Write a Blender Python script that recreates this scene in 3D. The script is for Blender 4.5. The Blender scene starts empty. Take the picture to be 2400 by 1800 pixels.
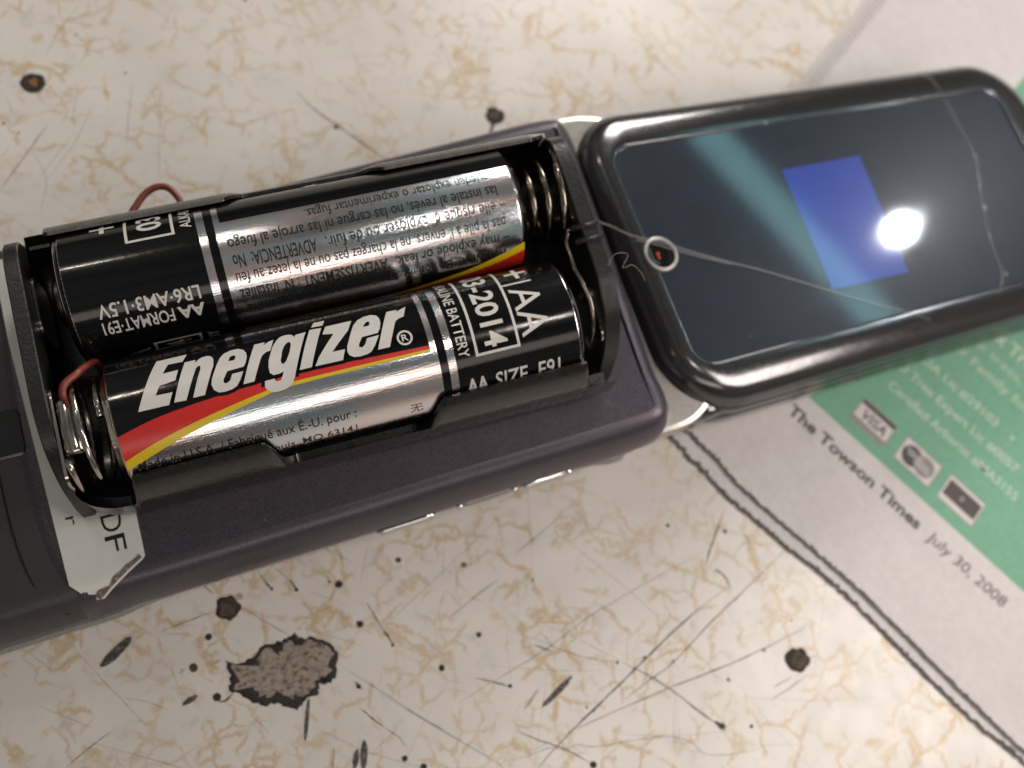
import bpy, bmesh, math, random
from mathutils import Matrix, Vector, noise

# ------------------------------------------------------------------ camera, world, lamps
S = 0.001                       # everything below is written in millimetres
scn = bpy.context.scene
col = scn.collection
RC = Matrix(((0.922170, 0.232616, -0.309017), (-0.313803, 0.917026, -0.246152), (0.226118, 0.323964, 0.918650)))
CAM_LOC = Vector((5.334, -35.160, 134.203))
cam = bpy.data.cameras.new('camera')
cam.sensor_width = 36.0
cam.lens = 36.0
cam.clip_start = 0.005
cam.clip_end = 20.0
cam.dof.use_dof = True
cam.dof.focus_distance = 0.104
cam.dof.aperture_fstop = 23.0
cam_ob = bpy.data.objects.new('camera', cam)
cam_ob.matrix_world = Matrix.Translation(CAM_LOC * S) @ RC.to_4x4()
col.objects.link(cam_ob)
scn.camera = cam_ob
scn.render.resolution_x, scn.render.resolution_y = 1024, 768

world = bpy.data.worlds.new('World')
scn.world = world
world.use_nodes = True
wnt = world.node_tree
bg = wnt.nodes['Background']
wtc = wnt.nodes.new('ShaderNodeTexCoord')
wno = wnt.nodes.new('ShaderNodeTexNoise')
wno.inputs['Scale'].default_value = 2.2
wno.inputs['Detail'].default_value = 2.0
wmr = wnt.nodes.new('ShaderNodeMapRange')
wmr.inputs[1].default_value = 0.38; wmr.inputs[2].default_value = 0.62
wmr.inputs[3].default_value = 0.045; wmr.inputs[4].default_value = 0.21
wnt.links.new(wtc.outputs['Generated'], wno.inputs['Vector'])
wnt.links.new(wno.outputs[0], wmr.inputs[0])
wnt.links.new(wmr.outputs[0], bg.inputs[1])
bg.inputs[0].default_value = (0.97, 1.0, 0.94, 1)     # dim room all around, a little uneven

def lamp(name, kind, loc, energy, color, size, aim=None, size_y=None):
    l = bpy.data.lights.new(name, kind)
    l.energy = energy
    l.color = color
    if kind == 'POINT':
        l.shadow_soft_size = size * S
    else:
        l.shape = 'RECTANGLE'
        l.size = size * S
        l.size_y = size_y * S
    o = bpy.data.objects.new(name, l)
    o.location = Vector(loc) * S
    if aim is not None:
        o.matrix_world = aim
    col.objects.link(o)
    return o

def look(ctr, target, xdir, roll=0):
    za = (Vector(ctr) - Vector(target)).normalized()
    xa = Vector(xdir) - za * Vector(xdir).dot(za)
    xa.normalize()
    ya = za.cross(xa)
    m = Matrix((xa, ya, za)).transposed().to_4x4()
    m = m @ Matrix.Rotation(math.radians(roll), 4, 'Z')
    m.translation = Vector(ctr) * S
    return m

# shaded lamp to the right of the photographer: main light of the table
lamp('shaded_lamp', 'AREA', (193, -72, 168), 0.285, (1.0, 0.90, 0.84), 90, look((193, -72, 168), (80, -10, 0), (0, 1, 0)), 90)
# ceiling bulb above the table: glints on the right ends of both cells
lamp('ceiling_bulb', 'POINT', (131, -73, 468), 0.55, (1.0, 0.90, 0.82), 16)
# added fill lamp beyond the far edge, brightens the upper table
lamp('far_fill', 'AREA', (305, 385, 270), 1.55, (1.0, 0.93, 0.86), 150, look((305, 385, 270), (0, 60, 0), (0, 0, 1)), 150)
# bare bulb beyond the right of the table: its reflection is the white blot on the lid
lamp('desk_lamp', 'POINT', (350, 78, 194), 0.36, (0.94, 0.97, 1.0), 5.6)
# second bulb high behind the holder: the small glints along both batteries
lamp('room_bulb', 'POINT', (-112, 345, 545), 0.8, (1.0, 0.88, 0.76), 13)
# long lit shade on the photographer's side: the pale bands along the silver foil
lamp('long_shade', 'AREA', (0, -415, 352), 0.40, (1.0, 0.86, 0.75), 420, look((0, -415, 352), (15, 0, 30), (1, 0, 0.28)), 120)
# long greenish tube whose blurred reflection crosses the lid
p1 = Vector((83.0, 24.5, 19)) + 1000 * Vector((0.660, 0.395, 0.640))
p2 = Vector((100, -11, 17)) + 1000 * Vector((0.775, 0.135, 0.618))
ctr = (p1 + p2) / 2
lamp('tube_lamp', 'AREA', ctr, 0.13, (0.42, 0.92, 1.0), (p2 - p1).length, look(ctr, (92, 4, 18), p2 - p1), 34)

scn.view_settings.view_transform = 'Standard'
scn.view_settings.look = 'None'
scn.view_settings.exposure = 0.0
scn.view_settings.gamma = 1.0

# ------------------------------------------------------------------ helpers
random.seed(7)

def tag(o, label=None, cat=None, group=None, kind=None):
    if label: o['label'] = label
    if cat: o['category'] = cat
    if group: o['group'] = group
    if kind: o['kind'] = kind
    return o

def empty(name, matrix=None, parent=None):
    o = bpy.data.objects.new(name, None)
    o.empty_display_size = 0.005
    if parent: o.parent = parent
    if matrix is not None: o.matrix_local = matrix
    col.objects.link(o)
    return o

def mesh_obj(name, bm, mat, parent=None, smooth=True, scale=True, matrix=None):
    if scale: bmesh.ops.scale(bm, vec=(S, S, S), verts=bm.verts)
    me = bpy.data.meshes.new(name)
    bm.to_mesh(me); bm.free()
    me.materials.append(mat)
    if smooth:
        for p in me.polygons: p.use_smooth = len(p.vertices) <= 4
    o = bpy.data.objects.new(name, me)
    if parent: o.parent = parent
    if matrix is not None: o.matrix_local = matrix
    col.objects.link(o)
    return o

def sharp(bm, ang=35):
    for e in bm.edges:
        if len(e.link_faces) == 2 and e.calc_face_angle(0) > math.radians(ang):
            e.smooth = False

def mm_frame(rows, loc):
    m = Matrix(rows).to_4x4()
    m.translation = Vector(loc) * S
    return m

def catmull(pts, n=6, closed=False):
    out = []
    m = len(pts)
    rng = range(m) if closed else range(m - 1)
    D = len(pts[0])
    for i in rng:
        g = (lambda k: pts[k % m]) if closed else (lambda k: pts[max(0, min(m - 1, k))])
        a, b, c, d = g(i - 1), g(i), g(i + 1), g(i + 2)
        for j in range(n):
            t = j / n
            out.append(tuple(0.5 * (2 * b[k] + (c[k] - a[k]) * t + (2 * a[k] - 5 * b[k] + 4 * c[k] - d[k]) * t * t
                                    + (3 * b[k] - a[k] - 3 * c[k] + d[k]) * t ** 3) for k in range(D)))
    if not closed: out.append(tuple(pts[-1]))
    return out

def tube(bm, pts, r, n=10, closed=False):
    pts = [Vector(p) for p in pts]
    rings = []
    up = Vector((0, 0, 1))
    prev = None
    m = len(pts)
    for i, p in enumerate(pts):
        a = pts[(i - 1) % m] if closed else pts[max(0, i - 1)]
        b = pts[(i + 1) % m] if closed else pts[min(m - 1, i + 1)]
        t = (b - a).normalized()
        if prev is None:
            x = t.orthogonal().normalized()
        else:
            x = (prev - t * prev.dot(t)).normalized()
        prev = x
        y = t.cross(x)
        rr = r[i] if isinstance(r, (list, tuple)) else r
        rings.append([bm.verts.new(p + rr * (math.cos(2 * math.pi * k / n) * x + math.sin(2 * math.pi * k / n) * y)) for k in range(n)])
    cnt = m if closed else m - 1
    for i in range(cnt):
        A, B = rings[i], rings[(i + 1) % m]
        for k in range(n):
            bm.faces.new((A[k], A[(k + 1) % n], B[(k + 1) % n], B[k]))
    if not closed:
        bm.faces.new(rings[0][::-1]); bm.faces.new(rings[-1])
    return bm

def lathe(bm, prof, n=64, axis='X', cap=True):
    """prof: (axial, radius) list."""
    rings = []
    for a, r in prof:
        if r < 1e-6:
            rings.append([bm.verts.new((a, 0, 0))])
        else:
            rings.append([bm.verts.new((a, r * math.sin(2 * math.pi * k / n), r * math.cos(2 * math.pi * k / n))) for k in range(n)])
    for A, B in zip(rings, rings[1:]):
        for k in range(n):
            k2 = (k + 1) % n
            if len(A) == 1 and len(B) == 1: continue
            if len(A) == 1: bm.faces.new((A[0], B[k], B[k2]))
            elif len(B) == 1: bm.faces.new((A[k], B[0], A[k2]))
            else: bm.faces.new((A[k], B[k], B[k2], A[k2]))
    bmesh.ops.recalc_face_normals(bm, faces=bm.faces)
    return bm

def rrect(x0, x1, y0, y1, r, n=10):
    """rounded rectangle, counter-clockwise, r = one radius or four (bl, br, tr, tl)."""
    if not isinstance(r, (list, tuple)): r = (r,) * 4
    out = []
    for (cx, cy, a0, rr) in ((x0 + r[0], y0 + r[0], 180, r[0]), (x1 - r[1], y0 + r[1], 270, r[1]),
                             (x1 - r[2], y1 - r[2], 0, r[2]), (x0 + r[3], y1 - r[3], 90, r[3])):
        for k in range(n + 1):
            a = math.radians(a0 + 90 * k / n)
            out.append((cx + rr * math.cos(a), cy + rr * math.sin(a)))
    return out

def inset(loop, d):
    m = len(loop)
    out = []
    for i in range(m):
        a, b, c = Vector(loop[i - 1]), Vector(loop[i]), Vector(loop[(i + 1) % m])
        t = (c - a)
        if t.length < 1e-9: t = c - b
        t.normalize()
        out.append((b.x - t.y * d, b.y + t.x * d))
    return out

def loft(bm, loops, cap_top=True, cap_bottom=True):
    """loops: list of lists of 3-D points, top to bottom, equal counts."""
    V = [[bm.verts.new(p) for p in L] for L in loops]
    n = len(V[0])
    for A, B in zip(V, V[1:]):
        for k in range(n):
            bm.faces.new((A[k], B[k], B[(k + 1) % n], A[(k + 1) % n]))
    if cap_top: bm.faces.new(V[0])
    if cap_bottom: bm.faces.new(V[-1][::-1])
    bmesh.ops.recalc_face_normals(bm, faces=bm.faces)
    return bm

def slab(loop, prof):
    bm = bmesh.new()
    loft(bm, [[(x, y, z) for x, y in inset(loop, d)] for d, z in prof])
    sharp(bm, 40)
    return bm

# ------------------------------------------------------------------ materials
def new_mat(name):
    m = bpy.data.materials.new(name)
    m.use_nodes = True
    nt = m.node_tree
    return m, nt, nt.nodes['Principled BSDF']

def node(nt, t, **kw):
    n = nt.nodes.new(t)
    for k, v in kw.items(): setattr(n, k, v)
    return n

def math_n(nt, op, a, b=None, c=None, clamp=False):
    n = node(nt, 'ShaderNodeMath', operation=op)
    n.use_clamp = clamp
    for i, v in enumerate((a, b, c)):
        if v is None: continue
        if isinstance(v, (int, float)): n.inputs[i].default_value = v
        else: nt.links.new(v, n.inputs[i])
    return n.outputs[0]

def mm_coords(nt):
    tc = node(nt, 'ShaderNodeTexCoord')
    mp = node(nt, 'ShaderNodeMapping')
    mp.inputs['Scale'].default_value = (1000, 1000, 1000)
    nt.links.new(tc.outputs['Object'], mp.inputs[0])
    return mp.outputs[0]

def noise_n(nt, co, scale, detail=3, rough=0.5):
    n = node(nt, 'ShaderNodeTexNoise')
    n.inputs['Scale'].default_value = scale
    n.inputs['Detail'].default_value = detail
    n.inputs['Roughness'].default_value = rough
    nt.links.new(co, n.inputs['Vector'])
    return n

def mapr(nt, v, a, b, lo=0.0, hi=1.0, smooth=False):
    n = node(nt, 'ShaderNodeMapRange')
    if smooth: n.interpolation_type = 'SMOOTHSTEP'
    nt.links.new(v, n.inputs[0])
    for i, x in zip((1, 2, 3, 4), (a, b, lo, hi)): n.inputs[i].default_value = x
    return n.outputs[0]

def mix_c(nt, f, a, b):
    n = node(nt, 'ShaderNodeMix', data_type='RGBA')
    if isinstance(f, (int, float)): n.inputs[0].default_value = f
    else: nt.links.new(f, n.inputs[0])
    for i, v in ((6, a), (7, b)):
        if isinstance(v, tuple): n.inputs[i].default_value = (*v, 1)
        else: nt.links.new(v, n.inputs[i])
    return n.outputs[2]

def plain(name, color, rough=0.5, metal=0.0, spec=0.5, coat=0.0, vary=0.12, vscale=0.6, bump=0.0, bscale=3.0, coat_rough=0.05, rvary=0.0):
    """one material with fine procedural variation so no surface is dead flat"""
    m, nt, p = new_mat(name)
    co = mm_coords(nt)
    n = noise_n(nt, co, vscale, 4, 0.6)
    dark = tuple(c * (1 - vary) for c in color)
    lite = tuple(min(1, c * (1 + vary)) for c in color)
    nt.links.new(mix_c(nt, mapr(nt, n.outputs[0], 0.3, 0.7), dark, lite), p.inputs['Base Color'])
    p.inputs['Roughness'].default_value = rough
    if rvary:
        n2 = noise_n(nt, co, vscale * 1.7, 5, 0.65)
        nt.links.new(mapr(nt, n2.outputs[0], 0.3, 0.7, max(0.02, rough - rvary), rough + rvary), p.inputs['Roughness'])
    p.inputs['Metallic'].default_value = metal
    p.inputs['Specular IOR Level'].default_value = spec
    p.inputs['Coat Weight'].default_value = coat
    p.inputs['Coat Roughness'].default_value = coat_rough
    if bump:
        nb = noise_n(nt, co, bscale, 3, 0.6)
        b = node(nt, 'ShaderNodeBump')
        b.inputs['Strength'].default_value = bump
        b.inputs['Distance'].default_value = 0.0001
        nt.links.new(nb.outputs[0], b.inputs['Height'])
        nt.links.new(b.outputs[0], p.inputs['Normal'])
    return m

def table_material():
    m, nt, p = new_mat('marbled_laminate')
    co = mm_coords(nt)
    # warp
    w1 = noise_n(nt, co, 0.16, 4, 0.62)
    sub = node(nt, 'ShaderNodeVectorMath', operation='SUBTRACT'); nt.links.new(w1.outputs['Color'], sub.inputs[0]); sub.inputs[1].default_value = (.5, .5, .5)
    sc = node(nt, 'ShaderNodeVectorMath', operation='SCALE'); nt.links.new(sub.outputs[0], sc.inputs[0]); sc.inputs['Scale'].default_value = 4.5
    add = node(nt, 'ShaderNodeVectorMath', operation='ADD'); nt.links.new(co, add.inputs[0]); nt.links.new(sc.outputs[0], add.inputs[1])
    w2 = noise_n(nt, co, 0.9, 3, 0.6)
    sub2 = node(nt, 'ShaderNodeVectorMath', operation='SUBTRACT'); nt.links.new(w2.outputs['Color'], sub2.inputs[0]); sub2.inputs[1].default_value = (.5, .5, .5)
    sc2 = node(nt, 'ShaderNodeVectorMath', operation='SCALE'); nt.links.new(sub2.outputs[0], sc2.inputs[0]); sc2.inputs['Scale'].default_value = 1.1
    add2 = node(nt, 'ShaderNodeVectorMath', operation='ADD'); nt.links.new(add.outputs[0], add2.inputs[0]); nt.links.new(sc2.outputs[0], add2.inputs[1])
    wc = add2.outputs[0]
    def vein(scale, w, off):
        mp = node(nt, 'ShaderNodeMapping'); mp.inputs['Location'].default_value = (off, off * .7, 0)
        nt.links.new(wc, mp.inputs[0])
        v = node(nt, 'ShaderNodeTexVoronoi', feature='DISTANCE_TO_EDGE'); v.inputs['Scale'].default_value = scale
        nt.links.new(mp.outputs[0], v.inputs['Vector'])
        thick = noise_n(nt, mp.outputs[0], 0.45, 3, 0.6)
        d = math_n(nt, 'SUBTRACT', v.outputs['Distance'], math_n(nt, 'MULTIPLY', math_n(nt, 'SUBTRACT', thick.outputs[0], 0.5), w * 2.2))
        line = mapr(nt, d, w * 1.35, -w * 0.1, smooth=True)
        msk = noise_n(nt, mp.outputs[0], 0.12, 3, 0.6)
        return math_n(nt, 'MULTIPLY', line, mapr(nt, msk.outputs[0], 0.47, 0.57, smooth=True))
    v1 = vein(0.165, 0.062, 3)
    v2 = vein(0.28, 0.075, 17)
    vv = math_n(nt, 'MAXIMUM', v1, math_n(nt, 'MULTIPLY', v2, 0.8))
    fine = noise_n(nt, co, 2.2, 4, 0.7)
    lowf = noise_n(nt, co, 0.028, 2, 0.5)
    vv = math_n(nt, 'MULTIPLY', vv, mapr(nt, lowf.outputs[0], 0.34, 0.58, 0.55, 1.0))
    vv = math_n(nt, 'MULTIPLY', vv, mapr(nt, fine.outputs[0], 0.30, 0.55, 0.45, 0.95))
    tone = noise_n(nt, co, 0.05, 3, 0.5)
    base = mix_c(nt, mapr(nt, tone.outputs[0], 0.35, 0.65), (0.61, 0.575, 0.535), (0.68, 0.645, 0.605))
    gs = noise_n(nt, co, 0.22, 5, 0.7)
    base = mix_c(nt, mapr(nt, gs.outputs[0], 0.54, 0.72, 0, 0.42, True), base, (0.38, 0.38, 0.38))
    tan = mix_c(nt, mapr(nt, fine.outputs[0], 0.4, 0.6), (0.46, 0.31, 0.14), (0.53, 0.385, 0.20))
    cl = mix_c(nt, vv, base, tan)
    nt.links.new(cl, p.inputs['Base Color'])
    rn = noise_n(nt, co, 0.3, 5, 0.7)
    nt.links.new(mapr(nt, rn.outputs[0], 0.3, 0.7, 0.24, 0.42), p.inputs['Roughness'])
    p.inputs['Specular IOR Level'].default_value = 0.45
    bn = noise_n(nt, co, 1.4, 4, 0.6)
    b = node(nt, 'ShaderNodeBump'); b.inputs['Strength'].default_value = 0.12; b.inputs['Distance'].default_value = 0.0001
    nt.links.new(bn.outputs[0], b.inputs['Height']); nt.links.new(b.outputs[0], p.inputs['Normal'])
    return m

def foil_material():
    m, nt, p = new_mat('silver_foil')
    co = mm_coords(nt)
    mp = node(nt, 'ShaderNodeMapping'); mp.inputs['Scale'].default_value = (0.5, 6, 6)
    nt.links.new(co, mp.inputs[0])
    n = noise_n(nt, mp.outputs[0], 1.0, 3, 0.6)
    mp2 = node(nt, 'ShaderNodeMapping'); mp2.inputs['Scale'].default_value = (0.07, 0.55, 0.55)
    nt.links.new(co, mp2.inputs[0])
    hue = noise_n(nt, mp2.outputs[0], 1.0, 2, 0.5)
    nt.links.new(mix_c(nt, mapr(nt, hue.outputs[0], 0.38, 0.62), (0.66, 0.74, 0.80), (0.84, 0.70, 0.69)), p.inputs['Base Color'])
    p.inputs['Metallic'].default_value = 1.0
    sp = noise_n(nt, co, 7.0, 4, 0.75)
    nt.links.new(mapr(nt, sp.outputs[0], 0.35, 0.65, 0.10, 0.24), p.inputs['Roughness'])
    b = node(nt, 'ShaderNodeBump'); b.inputs['Strength'].default_value = 0.15; b.inputs['Distance'].default_value = 0.0001
    s2 = math_n(nt, 'ADD', n.outputs[0], math_n(nt, 'MULTIPLY', sp.outputs[0], 0.35))
    nt.links.new(s2, b.inputs['Height']); nt.links.new(b.outputs[0], p.inputs['Normal'])
    return m

def flake_material(name, color, flake, rough=0.42):
    m, nt, p = new_mat(name)
    co = mm_coords(nt)
    n = noise_n(nt, co, 9.0, 2, 0.7)
    n2 = noise_n(nt, co, 0.25, 4, 0.6)
    c = mix_c(nt, mapr(nt, n.outputs[0], 0.42, 0.68), color, flake)
    c = mix_c(nt, mapr(nt, n2.outputs[0], 0.35, 0.7, 0, 0.25), c, tuple(x * 0.7 for x in color))
    nt.links.new(c, p.inputs['Base Color'])
    p.inputs['Metallic'].default_value = 0.55
    p.inputs['Roughness'].default_value = rough
    p.inputs['Coat Weight'].default_value = 0.12
    p.inputs['Coat Roughness'].default_value = 0.35
    b = node(nt, 'ShaderNodeBump'); b.inputs['Strength'].default_value = 0.08; b.inputs['Distance'].default_value = 0.0001
    nt.links.new(n.outputs[0], b.inputs['Height']); nt.links.new(b.outputs[0], p.inputs['Normal'])
    return m

def rust_material():
    m, nt, p = new_mat('burnt_edge')
    co = mm_coords(nt)
    n = noise_n(nt, co, 2.4, 5, 0.7)
    nt.links.new(mix_c(nt, mapr(nt, n.outputs[0], 0.4, 0.62), (0.020, 0.014, 0.010), (0.13, 0.082, 0.050)), p.inputs['Base Color'])
    p.inputs['Roughness'].default_value = 0.7
    b = node(nt, 'ShaderNodeBump'); b.inputs['Strength'].default_value = 0.8; b.inputs['Distance'].default_value = 0.0003
    nt.links.new(n.outputs[0], b.inputs['Height']); nt.links.new(b.outputs[0], p.inputs['Normal'])
    return m

def chip_material():
    m, nt, p = new_mat('bare_chipboard')
    co = mm_coords(nt)
    mp = node(nt, 'ShaderNodeMapping'); mp.inputs['Scale'].default_value = (0.8, 1.15, 1); mp.inputs['Rotation'].default_value = (0, 0, 0.5)
    nt.links.new(co, mp.inputs[0])
    n = noise_n(nt, mp.outputs[0], 1.5, 6, 0.75)
    n2 = noise_n(nt, co, 0.5, 3, 0.6)
    c = mix_c(nt, mapr(nt, n.outputs[0], 0.39, 0.52), (0.05, 0.040, 0.034), (0.35, 0.29, 0.24))
    c = mix_c(nt, mapr(nt, n2.outputs[0], 0.4, 0.65, 0, 0.5), c, (0.22, 0.18, 0.15))
    nt.links.new(c, p.inputs['Base Color'])
    p.inputs['Roughness'].default_value = 0.75
    b = node(nt, 'ShaderNodeBump'); b.inputs['Strength'].default_value = 1.0; b.inputs['Distance'].default_value = 0.0002
    nt.links.new(n.outputs[0], b.inputs['Height']); nt.links.new(b.outputs[0], p.inputs['Normal'])
    return m

def smudge_material(name, color, alpha):
    """worn, partly transparent ink or dirt"""
    m, nt, p = new_mat(name)
    co = mm_coords(nt)
    n = noise_n(nt, co, 2.0, 4, 0.7)
    p.inputs['Base Color'].default_value = (*color, 1)
    p.inputs['Roughness'].default_value = 0.6
    nt.links.new(mapr(nt, n.outputs[0], 0.3, 0.62, alpha * 0.45, min(1, alpha * 1.25)), p.inputs['Alpha'])
    return m

M = {}
M['table'] = table_material()
M['foil'] = foil_material()
M['rust'] = rust_material()
M['chip'] = chip_material()
M['cover'] = flake_material('plum_metallic_paint', (0.052, 0.046, 0.059), (0.145, 0.120, 0.148), 0.37)
M['panel'] = flake_material('graphite_paint', (0.050, 0.047, 0.051), (0.100, 0.092, 0.098), 0.5)
M['black_plastic'] = plain('black_plastic', (0.007, 0.007, 0.007), 0.28, coat=0.25, coat_rough=0.15, vary=0.3, bump=0.25, bscale=1.2, rvary=0.1)
M['worn_plastic'] = plain('worn_black_plastic', (0.012, 0.012, 0.012), 0.36, vary=0.35, vscale=1.5, bump=0.5, bscale=2.0)
M['black_print'] = plain('black_label_print', (0.0035, 0.0033, 0.0038), 0.13, spec=0.38, vary=0.1, bump=0.06, bscale=1.0, rvary=0.03)
M['white_print'] = plain('white_label_print', (0.60, 0.58, 0.55), 0.3, vary=0.04)
M['text_print'] = plain('black_lettering_ink', (0.008, 0.008, 0.008), 0.35)
M['red_print'] = plain('red_label_print', (0.56, 0.022, 0.018), 0.3, vary=0.06)
M['yellow_print'] = plain('yellow_label_print', (0.66, 0.47, 0.015), 0.3, vary=0.06)
M['steel'] = plain('nickel_steel', (0.50, 0.46, 0.41), 0.15, metal=1.0, vary=0.08, vscale=2, rvary=0.07)
M['brass'] = plain('tarnished_contact', (0.24, 0.205, 0.165), 0.2, metal=1.0, vary=0.15, vscale=2, rvary=0.08)
M['lid_shell'] = plain('black_chrome', (0.105, 0.103, 0.106), 0.17, metal=0.85, vary=0.12, vscale=1.0, rvary=0.05, coat=0.3, coat_rough=0.12)
M['lid_side'] = plain('dark_gloss_plastic', (0.014, 0.015, 0.016), 0.16, vary=0.2, coat=0.5)
M['glass'] = plain('dark_window_glass', (0.013, 0.016, 0.028), 0.06, vary=0.15, vscale=0.2, rvary=0.012, coat=0.55, coat_rough=0.33)
M['display'] = plain('blue_display', (0.020, 0.045, 0.30), 0.06, vary=0.08, vscale=0.15, coat=0.6, coat_rough=0.33)
M['silver'] = plain('brushed_silver', (0.50, 0.475, 0.45), 0.34, metal=0.9, vary=0.1, vscale=2.5, rvary=0.08)
M['dull_silver'] = plain('satin_grey_rim', (0.30, 0.30, 0.29), 0.35, metal=0.6, vary=0.15, vscale=1.5, rvary=0.1)
M['chrome'] = plain('chrome', (0.72, 0.71, 0.70), 0.10, metal=1.0, vary=0.05)
M['ring'] = plain('satin_ring', (0.42, 0.40, 0.38), 0.3, metal=0.4)
M['lens'] = plain('lens_glass', (0.006, 0.005, 0.005), 0.03, coat=1.0)
M['lens_red'] = plain('red_lens_glint', (0.55, 0.06, 0.03), 0.25)
M['wire'] = plain('red_wire_insulation', (0.19, 0.035, 0.022), 0.4, vary=0.1)
M['sticker'] = plain('white_plastic_strip', (0.62, 0.625, 0.59), 0.35, vary=0.03, rvary=0.05)
M['paper'] = plain('newsprint', (0.575, 0.545, 0.545), 0.85, vary=0.055, vscale=0.9, bump=0.25, bscale=1.6, spec=0.2)
M['paper_grey'] = plain('greyer_newsprint', (0.47, 0.445, 0.44), 0.9, vary=0.04, vscale=0.5, bump=0.25, bscale=1.2, spec=0.2)
M['green_ink'] = plain('green_newspaper_ink', (0.175, 0.365, 0.255), 0.8, vary=0.07, vscale=1.1, spec=0.2)
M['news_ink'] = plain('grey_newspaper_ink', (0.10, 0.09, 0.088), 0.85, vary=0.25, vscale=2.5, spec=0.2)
M['mid_ink'] = plain('pale_grey_newspaper_ink', (0.27, 0.25, 0.24), 0.85, vary=0.15, vscale=2.5, spec=0.2)
M['pale_ink'] = plain('knocked_out_paper', (0.45, 0.54, 0.46), 0.85, vary=0.06, vscale=2.5, spec=0.2)
M['scratch0'] = smudge_material('dirty_scratch', (0.05, 0.042, 0.036), 0.78)
M['streak'] = smudge_material('dark_scuff', (0.045, 0.038, 0.030), 0.95)
M['scratch1'] = smudge_material('light_scratch', (0.15, 0.125, 0.10), 0.55)
M['scratch2'] = smudge_material('faint_scratch', (0.25, 0.21, 0.17), 0.33)
M['film'] = plain('clear_film', (0.75, 0.74, 0.72), 0.25, vary=0.1)
M['film'].node_tree.nodes['Principled BSDF'].inputs['Alpha'].default_value = 0.21
M['char'] = plain('charred_edge', (0.022, 0.018, 0.016), 0.75, vary=0.6, vscale=2.5, bump=0.8, bscale=3)
M['dirt'] = smudge_material('brown_grime', (0.13, 0.095, 0.065), 0.75)
M['amber'] = plain('amber_core', (0.17, 0.080, 0.025), 0.5, vary=0.4, vscale=2)

def wavy(m, strength):
    """slow waves of loosely lying newsprint"""
    nt = m.node_tree
    p = nt.nodes['Principled BSDF']
    old = next(l.from_socket for l in nt.links if l.to_socket == p.inputs['Normal'])
    n = noise_n(nt, mm_coords(nt), 0.055, 2, 0.5)
    b = node(nt, 'ShaderNodeBump'); b.inputs['Strength'].default_value = strength; b.inputs['Distance'].default_value = 0.004
    nt.links.new(n.outputs[0], b.inputs['Height']); nt.links.new(old, b.inputs['Normal']); nt.links.new(b.outputs[0], p.inputs['Normal'])
wavy(M['paper'], 0.35)

# ------------------------------------------------------------------ print helpers
_h = {}
def text_bm(body, bold=0.0, res=3):
    """default font text as a flat bmesh in font units; returns bm"""
    cu = bpy.data.curves.new('t', 'FONT')
    cu.body = body
    cu.size = 1.0
    cu.resolution_u = res
    cu.offset = bold
    ob = bpy.data.objects.new('t', cu)
    me = bpy.data.meshes.new_from_object(ob)
    bm = bmesh.new(); bm.from_mesh(me)
    bpy.data.objects.remove(ob); bpy.data.curves.remove(cu); bpy.data.meshes.remove(me)
    return bm

def bounds(bm):
    xs = [v.co.x for v in bm.verts]; ys = [v.co.y for v in bm.verts]
    return min(xs), max(xs), min(ys), max(ys)

def cap_height(bold):
    if bold not in _h:
        b = text_bm('H', bold); x0, x1, y0, y1 = bounds(b); b.free(); _h[bold] = (y0, y1)
    return _h[bold]

def text_fit(body, s0, s1, base, cap, bold=0.0, rot=0.0, shear=0.0):
    """text laid in the (s, t) plane: width s0..s1, baseline, cap height; rot = -90 reads downward (s0, s1 then run along -t, base along +s)."""
    bm = text_bm(body, bold)
    x0, x1, _, _ = bounds(bm)
    h0, h1 = cap_height(bold)
    w = abs(s1 - s0)
    for v in bm.verts:
        x = (v.co.x - x0) / (x1 - x0) * w
        y = (v.co.y - h0) / (h1 - h0) * cap
        x += shear * y
        if rot == 0: v.co = (s0 + x, base + y, 0)
        else: v.co = (base + y, s0 - x, 0)
    return bm

def curve_bm(polys, offset=0.0):
    """filled 2-D outlines (holes by even-odd) -> bmesh"""
    cu = bpy.data.curves.new('c', 'CURVE')
    cu.dimensions = '2D'; cu.fill_mode = 'BOTH'; cu.offset = offset
    for P in polys:
        sp = cu.splines.new('POLY')
        sp.points.add(len(P) - 1)
        for q, (x, y) in zip(sp.points, P): q.co = (x, y, 0, 1)
        sp.use_cyclic_u = True
    ob = bpy.data.objects.new('c', cu)
    me = bpy.data.meshes.new_from_object(ob)
    bm = bmesh.new(); bm.from_mesh(me)
    bpy.data.objects.remove(ob); bpy.data.curves.remove(cu); bpy.data.meshes.remove(me)
    return bm

def join_bm(dst, src, z=0.0):
    me = bpy.data.meshes.new('j')
    for v in src.verts: v.co.z += z
    src.to_mesh(me); src.free()
    dst.from_mesh(me)
    bpy.data.meshes.remove(me)
    return dst

def poly_bm(P, z=0.0):
    bm = bmesh.new()
    bm.faces.new([bm.verts.new((x, y, z)) for x, y in P])
    return bm

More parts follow.
